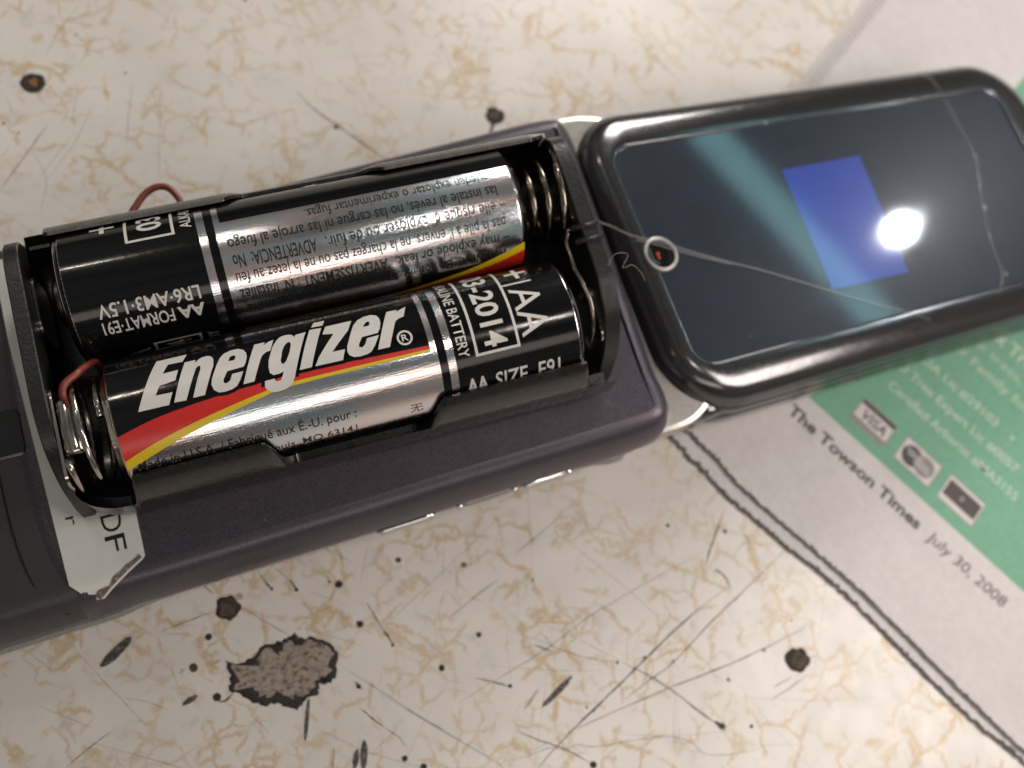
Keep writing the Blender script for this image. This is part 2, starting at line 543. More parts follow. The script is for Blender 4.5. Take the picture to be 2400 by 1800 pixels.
# ------------------------------------------------------------------ measured marks on the table, millimetres
SCRATCHES = [(0.34, 0, [(37.2, -48.8), (41.5, -46.7), (47.0, -44.4), (50.4, -43.0), (56.2, -40.6), (63.1, -37.8), (70.9, -35.4)]), (0.24, 0, [(51.2, -44.7), (55.4, -43.5), (59.4, -42.4), (66.8, -39.1), (74.5, -36.0), (81.9, -33.0)]), (0.24, 0, [(43.5, -46.1), (50.8, -45.6), (58.2, -45.3), (65.8, -45.2), (72.5, -44.8), (79.9, -44.1)]), (0.26, 0, [(52.6, -40.3), (57.2, -44.9), (60.6, -49.6), (62.8, -52.2)]), (0.16, 1, [(29.7, -38.2), (35.9, -36.9), (43.0, -35.4), (49.4, -33.4), (56.1, -32.0), (63.5, -30.7), (70.9, -29.5)]), (0.22, 1, [(32.3, -27.6), (36.0, -26.1), (39.7, -24.9)]), (0.2, 1, [(43.4, -22.2), (47.0, -20.8), (51.4, -19.0)]), (0.16, 2, [(23.5, -26.4), (26.8, -24.6), (30.2, -23.1), (36.6, -19.9), (43.3, -16.7)]), (0.3, 0, [(32.8, -35.9), (37.0, -38.4)]), (0.2, 0, [(36.0, -43.8), (38.3, -45.7), (40.5, -47.3), (42.5, -49.1), (44.2, -50.9)]), (0.16, 1, [(20.7, -33.9), (23.6, -37.1), (26.4, -40.2), (29.7, -43.7), (33.0, -47.3)]), (0.13, 1, [(32.3, -46.8), (34.7, -46.9), (36.7, -47.1), (39.4, -47.1), (41.3, -48.0), (43.0, -47.9), (45.1, -48.9), (50.6, -49.9), (55.3, -51.1), (57.9, -52.6), (59.6, -54.9), (64.7, -56.3), (68.8, -56.7), (73.0, -58.2)]), (0.28, 0, [(41.7, -34.4), (43.9, -36.1)]), (0.18, 1, [(43.7, -35.1), (46.8, -37.4), (51.8, -40.1)]), (0.3, 0, [(74.9, -24.9), (72.2, -27.9), (70.5, -29.7), (68.9, -31.6)]), (0.36, 0, [(69.9, -32.6), (70.7, -33.3), (71.2, -34.4), (71.2, -35.8)]), (0.24, 1, [(76.1, -29.2), (76.6, -30.0), (76.3, -31.4)]), (0.24, 1, [(71.2, -51.3), (73.9, -50.9), (77.8, -50.0)]), (0.2, 1, [(72.0, -50.0), (75.4, -49.5)]), (0.34, 0, [(23.4, -26.7), (24.0, -28.8)]), (0.16, 2, [(34.8, -20.5), (34.5, -22.8), (33.8, -25.7)]), (0.14, 2, [(34.0, -18.6), (32.7, -22.5)]), (0.14, 2, [(49.6, -21.0), (52.6, -25.5), (56.4, -31.0), (60.6, -38.0)]), (0.14, 2, [(38.9, -31.5), (44.6, -35.6)]), (0.14, 2, [(46.9, -34.8), (52.6, -40.3)]), (0.14, 2, [(25.5, -21.1), (26.9, -20.2)]), (0.16, 2, [(57.3, -47.5), (55.5, -52.5)]), (0.12, 2, [(36.1, -46.7), (38.0, -46.6), (41.6, -46.3)]), (0.25, 1, [(3.4, -14.6), (4.4, -16.1)]), (0.15, 1, [(7.4, -18.8), (9.6, -21.3), (11.9, -23.7)]), (0.2, 1, [(-2.9, -18.7), (0.4, -18.4), (3.7, -18.1)]), (0.14, 2, [(-2.7, -18.9), (0.9, -20.1)]), (0.28, 0, [(10.7, -16.1), (11.3, -17.7)]), (0.15, 1, [(10.0, -14.5), (10.8, -16.3)]), (0.3, 0, [(13.7, -17.0), (14.3, -18.6)]), (0.17, 1, [(12.2, -14.8), (13.8, -17.2)]), (0.17, 1, [(18.9, -14.4), (21.8, -17.1)]), (0.2, 0, [(22.2, -22.7), (23.0, -25.4), (24.0, -28.8)]), (0.24, 0, [(17.9, -34.9), (19.0, -36.5), (20.0, -37.9)]), (0.14, 1, [(20.0, -37.9), (21.3, -39.4), (22.1, -41.2)]), (0.4, 0, [(18.1, -31.6), (18.8, -32.8)]), (0.17, 1, [(-15.9, -30.5), (-13.1, -29.3), (-10.3, -28.2)]), (0.14, 2, [(-12.8, -16.9), (-11.2, -19.9), (-9.7, -23.0), (-8.1, -25.8), (-6.5, -28.9)]), (0.14, 2, [(-2.4, -21.9), (-2.1, -26.7)]), (0.15, 2, [(-8.3, -24.9), (-6.1, -26.1), (-3.6, -28.0)]), (0.13, 1, [(16.7, -28.9), (21.0, -33.8), (25.4, -38.9), (29.0, -42.8)]), (0.13, 2, [(11.8, -35.0), (17.2, -40.0), (23.7, -44.3)]), (0.13, 2, [(17.8, -40.4), (21.6, -38.6)]), (0.13, 2, [(5.0, -31.1), (6.8, -34.3)]), (0.13, 2, [(13.5, -23.2), (20.7, -28.0)]), (0.16, 1, [(2.0, -24.4), (3.6, -24.0)]), (0.3, 0, [(1.9, -28.8), (2.8, -28.9), (3.8, -28.3)]), (0.13, 2, [(-17.8, -15.8), (-14.7, -20.2)]), (0.13, 2, [(-17.4, -22.8), (-11.9, -27.5)]), (0.2, 2, [(6.2, 72.8), (3.4, 69.5), (1.7, 67.4), (0.1, 64.7)]), (0.22, 1, [(-1.7, 53.7), (-4.0, 51.0), (-6.5, 48.1), (-9.6, 44.5)]), (0.2, 2, [(2.9, 58.0), (1.3, 52.9)]), (0.18, 2, [(10.7, 58.3), (9.0, 53.1), (7.6, 48.2)]), (0.16, 2, [(13.8, 55.5), (10.4, 40.8)]), (0.2, 2, [(19.3, 70.9), (16.6, 66.5)]), (0.16, 2, [(7.4, 67.2), (3.7, 61.8)]), (0.42, 1, [(33.2, 52.8), (35.2, 49.3), (37.6, 46.3), (40.5, 42.7), (43.3, 39.0)]), (0.16, 2, [(-4.7, 49.9), (-3.6, 45.1), (-5.3, 40.3)]), (0.14, 2, [(-3.7, 44.8), (1.5, 50.6), (4.7, 56.1)]), (0.14, 2, [(-4.6, 45.3), (1.2, 51.6)]), (0.14, 2, [(-6.3, 58.9), (-5.6, 54.4)]), (0.16, 2, [(22.4, 48.7), (32.5, 50.2)]), (0.14, 2, [(-8.8, 49.1), (-7.2, 51.0)]), (0.3, 2, [(91.7, 53.6), (93.4, 48.6), (95.9, 43.6)])]
SPOTS = [(29.1, -33.4, 0.45, 0), (27.7, -18.6, 0.38, 1), (35.9, -21.7, 0.44, 2), (35.0, -30.9, 0.41, 1), (65.6, -24.8, 0.29, 0), (73.6, -28.0, 0.33, 0), (21.4, -42.3, 0.38, 0), (23.4, -44.0, 0.48, 0), (62.9, -52.2, 0.53, 0), (66.9, -53.6, 0.28, 0), (44.2, -50.9, 0.52, 0), (51.8, -40.0, 0.24, 1), (78.3, -42.5, 0.18, 0), (45.8, -44.0, 0.21, 2), (23.9, -28.8, 0.22, 0), (36.9, -38.3, 0.31, 0), (44.3, -26.3, 0.19, 2), (66.1, -47.0, 0.28, 1), (55.7, -40.6, 0.25, 0), (46.5, -44.7, 0.21, 0), (59.4, -42.3, 0.22, 0), (72.7, -45.0, 0.23, 0), (2.6, -21.0, 0.46, 0), (0.1, -24.0, 0.59, 1), (1.9, -28.2, 0.54, 0), (19.5, -19.4, 0.56, 0), (20.7, -25.0, 0.51, 0), (18.4, -18.7, 0.2, 0), (27.7, -18.6, 0.41, 1), (11.3, -17.5, 0.21, 0), (14.2, -18.5, 0.29, 0), (24.0, -28.8, 0.2, 0), (18.4, -32.3, 0.34, 0), (21.5, -42.3, 0.38, 0), (37.3, 46.0, 0.37, 0), (4.7, 67.6, 0.21, 2), (-7.3, 54.7, 0.22, 2), (-5.7, 52.9, 0.17, 2), (10.0, 60.1, 0.21, 2), (29.8, 70.2, 0.34, 2)]
BURNS = [(77.0, -47.8, 1.88, 1), (5.6, -18.3, 1.58, 0), (-2.4, 60.5, 1.71, 2), (62.1, 43.6, 1.52, 3)]
STREAKS = [[(40.1, -42.1), (45.3, -39.7), 0.75, 0], [(37.8, -41.6), (40.4, -39.8), 0.4, 2], [(-10.1, -20.7), (-5.8, -18.3), 1.2, 1], [(-2.1, -27.8), (-0.2, -27.3), 0.65, 0], [(12.2, -31.8), (10.5, -36.5), 0.5, 1], [(17.4, -38.6), (16.3, -41.8), 0.8, 0], [(16.2, -39.4), (15.3, -41.4), 0.7, 0], [(-1.6, -24.2), (-0.9, -23.8), 0.4, 2], [(13.6, -38.2), (12.8, -40.5), 0.3, 2], [(62.1, 43.3), (60.1, 40.3), 0.5, 0], [(62.1, -51.3), (63.2, -52.7), 0.5, 0], [(7.1, -16.9), (7.5, -17.7), 0.8, 2]]
PATCH = [(4.0, -24.4), (5.5, -25.3), (7.8, -24.9), (8.9, -24.0), (10.1, -24.3), (11.5, -24.3), (12.5, -23.7), (12.8, -24.6), (14.5, -25.0), (16.4, -26.4), (16.8, -27.5), (15.9, -30.4), (14.5, -30.7), (13.8, -30.2), (13.4, -31.5), (11.8, -31.5), (11.2, -32.0), (10.6, -32.5), (9.2, -31.7), (8.6, -31.0), (7.2, -30.8), (5.6, -29.8), (4.4, -28.3), (3.7, -27.9), (4.2, -26.4)]
N0 = (73.38, -13.03)

# ------------------------------------------------------------------ the table
bm = bmesh.new()
bmesh.ops.create_grid(bm, x_segments=8, y_segments=8, size=700)
for v in bm.verts: v.co += Vector((40, 20, 0))
table = mesh_obj('table_top', bm, M['table'], smooth=False)
tag(table, 'white laminate table top with tan marbling, scratches and burn marks', kind='structure')

def strip_bm(bm, pts, w, z, taper=True):
    m = len(pts)
    pts = catmull(pts, 5) if m > 2 else [tuple(Vector(pts[0]).lerp(Vector(pts[1]), k / 8)) for k in range(9)]
    m = len(pts)
    prev = None
    for i, p in enumerate(pts):
        a, b = Vector(pts[max(0, i - 1)]), Vector(pts[min(m - 1, i + 1)])
        t = (b - a).normalized()
        n = Vector((-t.y, t.x))
        k = 1.0
        if taper: k = min(1, 0.25 + 3.0 * min(i, m - 1 - i) / m)
        ww = w * 0.5 * k * random.uniform(0.6, 1.25)
        o = n * random.uniform(-0.04, 0.04)
        A = bm.verts.new((p[0] + n.x * ww + o.x, p[1] + n.y * ww + o.y, z))
        B = bm.verts.new((p[0] - n.x * ww + o.x, p[1] - n.y * ww + o.y, z))
        if prev: bm.faces.new((prev[0], prev[1], B, A))
        prev = (A, B)

zs = 0.030
for w, k, pts in SCRATCHES:
    bm = bmesh.new()
    strip_bm(bm, pts, w * 0.72, zs)
    zs += 0.0012
    mesh_obj('scratch', bm, M['scratch%d' % k], table, smooth=False)
# hair-fine scratches nobody could count
bm = bmesh.new()
zs = 0.012
for i in range(110):
    x, y = random.uniform(-60, 130), random.uniform(-70, 120)
    a = random.choice((0.9, 0.95, 1.05, 2.2, -0.6, -0.45, 1.5)) + random.uniform(-0.25, 0.25)
    L = random.uniform(4, 26)
    c = random.uniform(-0.05, 0.05)
    P = [(x + L * t * math.cos(a + c * t * 3), y + L * t * math.sin(a + c * t * 3)) for t in (0, .33, .66, 1)]
    strip_bm(bm, P, random.uniform(0.05, 0.10), zs + i * 1e-4)
tag(mesh_obj('hairline_scratches', bm, M['scratch2'], table, smooth=False), kind='stuff')

def blob(cx, cy, r, n=22, jag=0.16, seed=0, asp=1.0, rot=0.0):
    out = []
    for k in range(n):
        a = 2 * math.pi * k / n
        q = r * (1 + jag * noise.noise(Vector((math.cos(a) * 1.7, math.sin(a) * 1.7, seed * 3.7))) * 2 + jag * .5 * noise.noise(Vector((math.cos(a) * 6, math.sin(a) * 6, seed))))
        x, y = q * math.cos(a), q * math.sin(a) * asp
        out.append((cx + x * math.cos(rot) - y * math.sin(rot), cy + x * math.sin(rot) + y * math.cos(rot)))
    return out

def pit(name, cx, cy, r, mat, seed, rim=0.10, parent=None, jag=0.12, core=None):
    """a shallow crater with a raised, uneven rim"""
    bm = bmesh.new()
    n = 44 if r > 1 else 16
    loops = []
    for f, z in ((1.0, 0.010), (0.90, rim), (0.72, rim * 0.8), (0.45, 0.045), (0.2, 0.04)):
        b = blob(cx, cy, r * f, n, jag, seed)
        loops.append([(x, y, z + (0.02 * random.random() if z > 0.02 else 0)) for x, y in b])
    loft(bm, loops[::-1], cap_bottom=False)
    o = mesh_obj(name, bm, mat, parent)
    if r > 0.9 and not core:
        mesh_obj('pit_floor', poly_bm(blob(cx + .08, cy, r * 0.66, 24, 0.25, seed + 9), rim * 0.8 + 0.05), M['rust'], o, smooth=False)
    if core:
        mesh_obj(core[0], poly_bm(blob(cx + .1, cy - .05, r * 0.36, 14, 0.35, seed + 5), rim * 0.9 + 0.07), core[1], o, smooth=False)
    return o

for i, (x, y, r, k) in enumerate(SPOTS):
    pit('pit', x, y, r * 0.88, (M['char'], M['rust'], M['dirt'])[k], i, 0.06 if r < .4 else 0.1, table)
for i, (x, y, r, k) in enumerate(BURNS):
    pit('burn_mark', x, y, r * (0.95 if k != 3 else 1), M['char'], 40 + i * 3, 0.16, table, 0.07 if k == 2 else 0.12,
        core=('burn_core', M['amber']) if k == 2 else None)
zs = 0.095
for i, (a, b, w, k) in enumerate(STREAKS):
    a, b = Vector(a), Vector(b)
    c = (a + b) / 2; L = (b - a).length / 2
    zs += 0.0015
    mesh_obj('scuff', poly_bm(blob(c.x, c.y, L, 30, 0.10, 70 + i, w / (2 * L), math.atan2((b - a).y, (b - a).x)), zs),
             (M['streak'], M['streak'], M['scratch2'])[k], table, smooth=False)
# where the laminate has broken away
n = len(PATCH)
dense = []
for i in range(n):
    a, b = Vector(PATCH[i]), Vector(PATCH[(i + 1) % n])
    for k in range(4):
        p = a.lerp(b, k / 4)
        dense.append((p.x + random.uniform(-.16, .16), p.y + random.uniform(-.22, .22)))
cx = sum(p[0] for p in dense) / len(dense); cy = sum(p[1] for p in dense) / len(dense)
chip = mesh_obj('chipped_patch', poly_bm(dense, 0.15), M['chip'], table, smooth=False)
bm = bmesh.new()
vi = []; vo = []; vm = []
for k, (x, y) in enumerate(dense):
    d = Vector((x - cx, y - cy)); L = d.length; d.normalize()
    wv = 0.25 + 2.1 * max(0, noise.noise(Vector((x * .5, y * .5, 2.2))) + .15)
    if (x - cx) < -3: wv *= 1.3
    vo.append(bm.verts.new((x + d.x * .22, y + d.y * .22, 0.02)))
    vm.append(bm.verts.new((x - d.x * .05, y - d.y * .05, 0.24 + .06 * random.random())))
    vi.append(bm.verts.new((x - d.x * wv, y - d.y * wv, 0.17)))
m = len(dense)
for k in range(m):
    q = (k + 1) % m
    bm.faces.new((vo[k], vo[q], vm[q], vm[k])); bm.faces.new((vm[k], vm[q], vi[q], vi[k]))
mesh_obj('broken_edge', bm, M['char'], chip)

# ------------------------------------------------------------------ the newspaper
ua = math.radians(-60.2)
NM = Matrix.Rotation(ua, 4, 'Z'); NM.translation = Vector((N0[0], N0[1], 0.0)) * S
paper = empty('newspaper', NM)
tag(paper, 'folded newspaper page with green tree-care advert lying under the phone lid', 'newspaper')
OUT = [(-30, -2.9), (-20, -2.8), (-0.9, -2.6), (2, -3.0), (5, -2.96), (10.4, -3.4), (15.2, -3.1), (21.4, -2.9), (26.3, -2.35), (34, -2.1), (45, -2.7), (56.7, -3.0), (66, -2.4), (80, -2.6), (95, -2.2)]
INN = [(-30, 0), (-20, 0), (0, 0), (1.9, -.2), (5.6, -.2), (10.1, -.8), (16.8, -.7), (20.7, -.5), (25.6, -.3), (30.8, -.15), (36.2, -.2), (50, -.8), (62.6, -1.2), (80, -1.0), (95, -.8)]
OUT = [(u, v) for u, v in OUT if u > -23]; INN = [(u, v) for u, v in INN if u > -22]
def ragged(line, amp, step=0.5):
    cr = catmull(line, 24)
    out = []
    for k, (u, v) in enumerate(cr):
        out.append((u, v + amp * noise.noise(Vector((u * 1.3, line[0][1] * 5, 0)))
                    + amp * 0.6 * noise.noise(Vector((u * 4.0, 9, line[0][1])))))
    return out
def left_edge(du):
    """the saw-toothed cut along the short side"""
    out = []
    v = 118.0; k = 0
    while v > -1:
        u = -22.2 - (v - 30) * 0.073 + du
        out.append((u + (0.45 if k % 2 else 0), v))
        v -= 0.62; k += 1
    return out
def page(name, bottom, du, z, mat, th=0.09):
    P = bottom + [(95, 118)] + left_edge(du)
    bm = poly_bm(P, z)
    r = bmesh.ops.extrude_face_region(bm, geom=bm.faces[:])
    for v in r['geom']:
        if isinstance(v, bmesh.types.BMVert): v.co.z -= th
    bmesh.ops.recalc_face_normals(bm, faces=bm.faces)
    return mesh_obj(name, bm, mat, paper, smooth=False)
o_line = ragged(OUT, 0.30); i_line = ragged(INN, 0.22)
pg1 = page('page', o_line, 0.0, 0.17, M['paper'], 0.12)
pg2 = page('page', i_line, 0.9, 0.42, M['paper'], 0.16)
def edge_line(line, w, z, parent, mat, off=0.0, seed=0):  # strip of uneven width, darker than the page, along its edge
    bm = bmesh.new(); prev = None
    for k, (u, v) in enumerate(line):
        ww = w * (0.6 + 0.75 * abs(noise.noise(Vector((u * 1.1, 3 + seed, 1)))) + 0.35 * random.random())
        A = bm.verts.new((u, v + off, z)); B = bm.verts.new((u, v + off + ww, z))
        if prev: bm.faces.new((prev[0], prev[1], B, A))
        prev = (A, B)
    return mesh_obj('ragged_dark_edge', bm, mat, parent, smooth=False)
edge_line(o_line, 0.80, 0.185, pg1, M['news_ink'], 0.02, 0)
edge_line(i_line, 0.62, 0.435, pg2, M['news_ink'], 0.02, 4)
# grey print bars along the saw-toothed edge
bm = bmesh.new()
for k in range(46):
    v = 112 - k * 1.25
    u = -22.2 - (v - 30) * 0.073 + 1.5
    a = bm.verts.new((u, v, .436)); b = bm.verts.new((u + 1.9, v - .25, .436)); c = bm.verts.new((u + 1.9, v + .15, .436)); d = bm.verts.new((u, v + .45, .436))
    bm.faces.new((a, b, c, d))
tag(mesh_obj('edge_ticks', bm, M['mid_ink'], pg2, smooth=False), kind='stuff')
# a second, greyer fold peeping out at the far end
ad = mesh_obj('green_advert', poly_bm([(3.4, 18.7), (90, 19.0), (90, 102.5), (4.6, 102.5)], 0.436), M['green_ink'], paper, smooth=False)

def print_text(name, bm, z, mat, parent):
    for v in bm.verts: v.co.z = z
    return mesh_obj(name, bm, mat, parent, smooth=False)

print_text('masthead_text', text_fit('The Towson Times', 9.2, 35.2, 14.15, 2.0, 0.030), 0.436, M['news_ink'], paper)
print_text('date_text', text_fit('July 30, 2008', 37.0, 51.9, 14.2, 1.85, 0.004, shear=0.12), 0.436, M['news_ink'], paper)
for body, u0, u1, v, cap, b in (('Certified Arborist #MA3155', 18.9, 45.0, 29.9, 1.6, .012), ('MD Tree Expert Lic #0057', 16.5, 42.8, 33.9, 1.6, .012),
                                ('MDA Lic #29103', 18.8, 36.2, 37.9, 1.6, .014), ('Serving your Family for', 10.2, 39.5, 44.0, 1.8, .006),
                                ('your trees, stumps', 22.5, 45.0, 47.6, 1.6, .0), ('ex Tree', 26.5, 37.5, 50.9, 2.6, .035), ('Care', 39.0, 47.0, 50.9, 2.6, .035)):
    print_text('advert_text', text_fit(body, u0, u1, v, cap, b), 0.450, M['pale_ink'], ad)
mesh_obj('advert_dot', poly_bm(blob(39.3, 38.6, .35, 12, 0), .450), M['pale_ink'], ad, smooth=False)

def card(cx0, v0, w, h):
    c = mesh_obj('card_logo', poly_bm([(cx0, v0), (cx0 + w, v0), (cx0 + w, v0 + h), (cx0, v0 + h)], .450), M['mid_ink'], ad, smooth=False)
    e = .18
    mesh_obj('logo_paper', poly_bm([(cx0 + e, v0 + e), (cx0 + w - e, v0 + e), (cx0 + w - e, v0 + h - e), (cx0 + e, v0 + h - e)], .458), M['paper'], c, smooth=False)
    return c
c = card(17.1, 20.9, 6.8, 4.75)
mesh_obj('logo_stripe', poly_bm([(17.3, 24.55), (23.7, 24.6), (23.7, 25.45), (17.3, 25.4)], .464), M['news_ink'], c, smooth=False)
mesh_obj('logo_stripe', poly_bm([(17.3, 21.1), (23.7, 21.1), (23.7, 21.95), (17.3, 21.95)], .464), M['mid_ink'], c, smooth=False)
print_text('logo_text', text_fit('VISA', 18.1, 23.0, 22.35, 1.75, .02, shear=.15), .464, M['news_ink'], c)
c = card(25.9, 21.0, 7.1, 4.7)
mesh_obj('logo_disc', poly_bm(blob(28.2, 23.35, 1.75, 28, 0), .464), M['news_ink'], c, smooth=False)
mesh_obj('logo_disc', poly_bm(blob(30.7, 23.35, 1.75, 28, 0), .470), M['mid_ink'], c, smooth=False)
bmw = bmesh.new()
for k, (u0, u1, v) in enumerate(((27.0, 30.0, 23.9), (28.9, 32.0, 22.7), (27.3, 31.6, 23.3))):
    join_bm(bmw, poly_bm([(u0, v), (u1, v), (u1, v + .22), (u0, v + .22)], .476 + k * .002))
mesh_obj('logo_text', bmw, M['paper'], c, smooth=False)
c = card(34.6, 21.0, 7.1, 4.9)
mesh_obj('logo_field', poly_bm([(35.1, 22.2), (41.3, 22.2), (41.3, 25.1), (35.1, 25.1)], .464), M['news_ink'], c, smooth=False)
mesh_obj('logo_star', poly_bm(blob(38.2, 23.7, .45, 10, .3), .470), M['mid_ink'], c, smooth=False)

# ------------------------------------------------------------------ the phone
T_ROWS = ((0.996763, 0.018712, -0.078194), (-0.020810, 0.999443, -0.026096), (0.077662, 0.027639, 0.996597))
T_LOC = (0.000, 0.000, 24.824)
L_ROWS = ((0.994029, -0.029228, 0.105132), (0.030066, 0.999527, -0.006392), (-0.104896, 0.009515, 0.994438))
L_LOC = (65.667, -8.083, 20.734)
TM = mm_frame(T_ROWS, T_LOC)
LM = mm_frame(L_ROWS, L_LOC)
phone = empty('flip_phone', TM)
tag(phone, 'open dark clamshell phone lying face down with plum back and glossy lid', 'mobile phone')

near = [(-42, -16.2), (-30, -16.7), (-19.2, -16.7), (-9.2, -16.5), (2.8, -16.3), (14, -15.95), (23.3, -15.7), (34, -15.3), (52.5, -14.8), (59.0, -14.5)]
corner = [(61.4, -14.0), (63.0, -12.8), (63.7, -10.8), (63.6, -8.4), (63.2, -5.0)]
far_c = [(63.0, 24.0), (63.1, 27.7), (62.6, 30.6), (60.8, 32.2)]
far = [(55.6, 32.3), (49, 31.9), (34, 31.0), (17.6, 30.0), (3, 29.5), (-9, 29.1), (-20, 28.9), (-42, 28.4)]
def dens(P, n=4): return catmull(P, n)
outline = dens(near + corner + [(63.2, 4), (63.1, 14)] + far_c + far, 4) + [(-46, 26), (-48, 20), (-48, -8), (-46, -13.5)]
PROF = [(3.3, -9.5), (2.8, -9.56), (2.2, -9.8), (1.6, -10.25), (1.0, -11.1), (0.5, -12.4), (0.15, -13.7), (0.0, -15.1)]
panel_prof = [(d, z - 0.16) for d, z in PROF] + [(0.25, -15.4), (0.2, -17.5)]
mesh_obj('rear_panel', slab(outline, panel_prof), M['panel'], phone)
# battery cover: same outline, its left edge follows the curved seam
cov = dens([(-10.0, -16.52), (2.8, -16.32), (14, -15.97), (23.3, -15.72), (34, -15.32), (52.5, -14.82), (59.0, -14.52)] + corner + [(63.2, 4), (63.1, 14)] + far_c
           + [(55.6, 32.3), (49, 31.9), (34, 31.0), (17.6, 30.0), (3, 29.5), (-8, 29.1), (-12.4, 26.6), (-14.2, 22), (-15.0, 12), (-15.1, 0.3), (-14.7, -6.7), (-13.7, -12), (-12.2, -15.0)], 4)[:-1]
mesh_obj('battery_cover', slab(inset(cov, -0.04), PROF), M['cover'], phone)
# lower body and its bright rim, which shows only towards the left end
body = dens([(x, y + .35) for x, y in near] + [(62.8, -12.0), (63.1, -8.2), (63, 0), (62.8, 20)] + [(62.2, 30.4)] + [(x, y - .4) for x, y in far], 3)
mesh_obj('body_shell', slab(body, [(0.0, -15.6), (0.0, -20.2), (1.0, -21.4), (2.6, -21.9)]), M['lid_side'], phone)
rim = dens([(-44, -17.4), (-30, -17.7), (-20.5, -17.45), (-13.2, -17.2), (-7.4, -17.0), (-3.0, -16.35), (4, -15.9), (16, -15.6), (30, -15.2), (50, -14.5), (58, -14.0), (60, 0), (59, 31.4), (30, 31), (-3, 30.6), (-13, 31), (-30, 31.5), (-44, 31.0)], 4)
mesh_obj('metal_rim', slab(rim, [(0.35, -17.0), (0.0, -17.5), (0.0, -18.6), (0.4, -19.0)]), M['dull_silver'], phone)
# camera recess at the left end
mesh_obj('camera_recess', slab(rrect(-21, -11.75, 2.3, 7.8, 0.9, 6), [(0.25, -9.40), (0.0, -9.55), (0, -10.2)]), M['lid_side'], phone)
# seam along the cover
bm = bmesh.new(); tube(bm, [(x, y, z) for x, y, z in catmull([(-15.1, 12, -9.60), (-15.15, 0.3, -9.60), (-14.8, -6.7, -9.60), (-13.9, -11.8, -9.66), (-12.6, -14.6, -10.3), (-11.4, -16.0, -12.3)], 6)], 0.10, 6)
mesh_obj('seam', bm, M['text_print'], phone)
# hinge bridge in brushed metal
hb = dens([(52, -13.8), (60, -13.9), (64.5, -13.85), (67.4, -13.0), (69.6, -11.2), (70.6, -8), (71, 9), (70.6, 26), (69.2, 30.4), (66.6, 31.9), (62, 32.4), (52, 32.0)], 4)
mesh_obj('hinge_bridge', slab(hb, [(0.8, -13.0), (0.25, -13.15), (0.0, -13.6), (0.0, -16.2), (1.2, -18.2)]), M['silver'], phone)
bm = bmesh.new(); lathe(bm, [(-13, 0), (-13, 3.8), (-12.6, 4.1), (29.6, 4.1), (30, 3.8), (30, 0)], 32)
for v in bm.verts: v.co = Vector((68.5 - 0.0 * v.co.y, v.co.x, -17.2 + v.co.z)) if False else Vector((68.6 + v.co.y, v.co.x, -17.4 + v.co.z))
mesh_obj('hinge_barrel', bm, M['lid_side'], phone)
# side keys
def key(name, a, b, w, h, mat, z=-16.9):
    bm = bmesh.new()
    A, B = Vector((*a, z)), Vector((*b, z))
    n = 16
    L = (B - A).length
    pts = [A.lerp(B, k / n) for k in range(n + 1)]
    rr = [w * min(1, math.sqrt(max(0.02, 1 - (abs(2 * k / n - 1)) ** 10))) for k in range(n + 1)]
    tube(bm, pts, rr, 12)
    for v in bm.verts: v.co.z = z + (v.co.z - z) * h
    return mesh_obj(name, bm, mat, phone)
key('volume_key', (23.6, -15.75), (31.3, -15.45), 0.62, 1.3, M['chrome'])
key('side_key', (34.4, -15.15), (41.4, -14.9), 0.50, 1.4, M['dull_silver'])
key('volume_key', (42.6, -15.05), (49.9, -14.75), 0.62, 1.3, M['chrome'])
bm = bmesh.new(); bmesh.ops.create_uvsphere(bm, u_segments=14, v_segments=10, radius=0.5)
for v in bm.verts: v.co += Vector((34.3, -15.35, -16.6))
mesh_obj('key_stud', bm, M['chrome'], phone)
bm = bmesh.new(); bmesh.ops.create_uvsphere(bm, u_segments=14, v_segments=10, radius=0.5)
for v in bm.verts: v.co += Vector((41.6, -15.1, -16.6))
mesh_obj('key_stud', bm, M['chrome'], phone)

# the lid, in its own frame
lid = empty('lid', TM.inverted() @ LM, phone)
outer = rrect(-0.9, 86.3, -6.6, 38.6, (10.5, 10.5, 11, 8.5), 12)
outer = [(x + (0.9 if x > 40 else 0) * (1 - ((y - 16) / 22.6) ** 2) * max(0, (x - 70) / 16), y) for x, y in outer]
inner = rrect(2.6, 77.6, -0.7, 31.8, (3.4, 3.0, 3.0, 3.2), 12)
def lerp_loop(w, z): return [(a[0] * (1 - w) + b[0] * w, a[1] * (1 - w) + b[1] * w, z) for a, b in zip(outer, inner)]
bm = bmesh.new()
loft(bm, [lerp_loop(w, z) for w, z in ((1.0, -0.22), (0.985, -0.02), (0.95, 0.02), (0.8, -0.03), (0.62, -0.12), (0.45, -0.34), (0.29, -0.76), (0.16, -1.45), (0.07, -2.35), (0.03, -3.3))], cap_top=False, cap_bottom=False)
lid_frame = mesh_obj('lid_frame', bm, M['lid_shell'], lid)
bm = bmesh.new()
loft(bm, [lerp_loop(w, z) for w, z in ((0.035, -3.3), (0.0, -3.6), (0.0, -5.2), (0.02, -5.8), (-0.015, -6.0), (-0.02, -9.4), (0.12, -10.7))])
mesh_obj('lid_side_wall', bm, M['lid_side'], lid)
bm = bmesh.new()
loft(bm, [lerp_loop(w, z) for w, z in ((1.02, -0.14), (0.992, -0.20))], cap_bottom=False)
mesh_obj('window', bm, M['glass'], lid, smooth=False)
mesh_obj('display', poly_bm([(28.2, 5.2), (42.6, 5.0), (43.9, 24.4), (28.9, 24.3)], -0.125), M['display'], lid, smooth=False)
bm = bmesh.new()
tube(bm, [(x, y, -4.9) for x, y in outer if x > 74 and y > 3], 0.62, 8)
mesh_obj('end_trim', bm, M['silver'], lid)
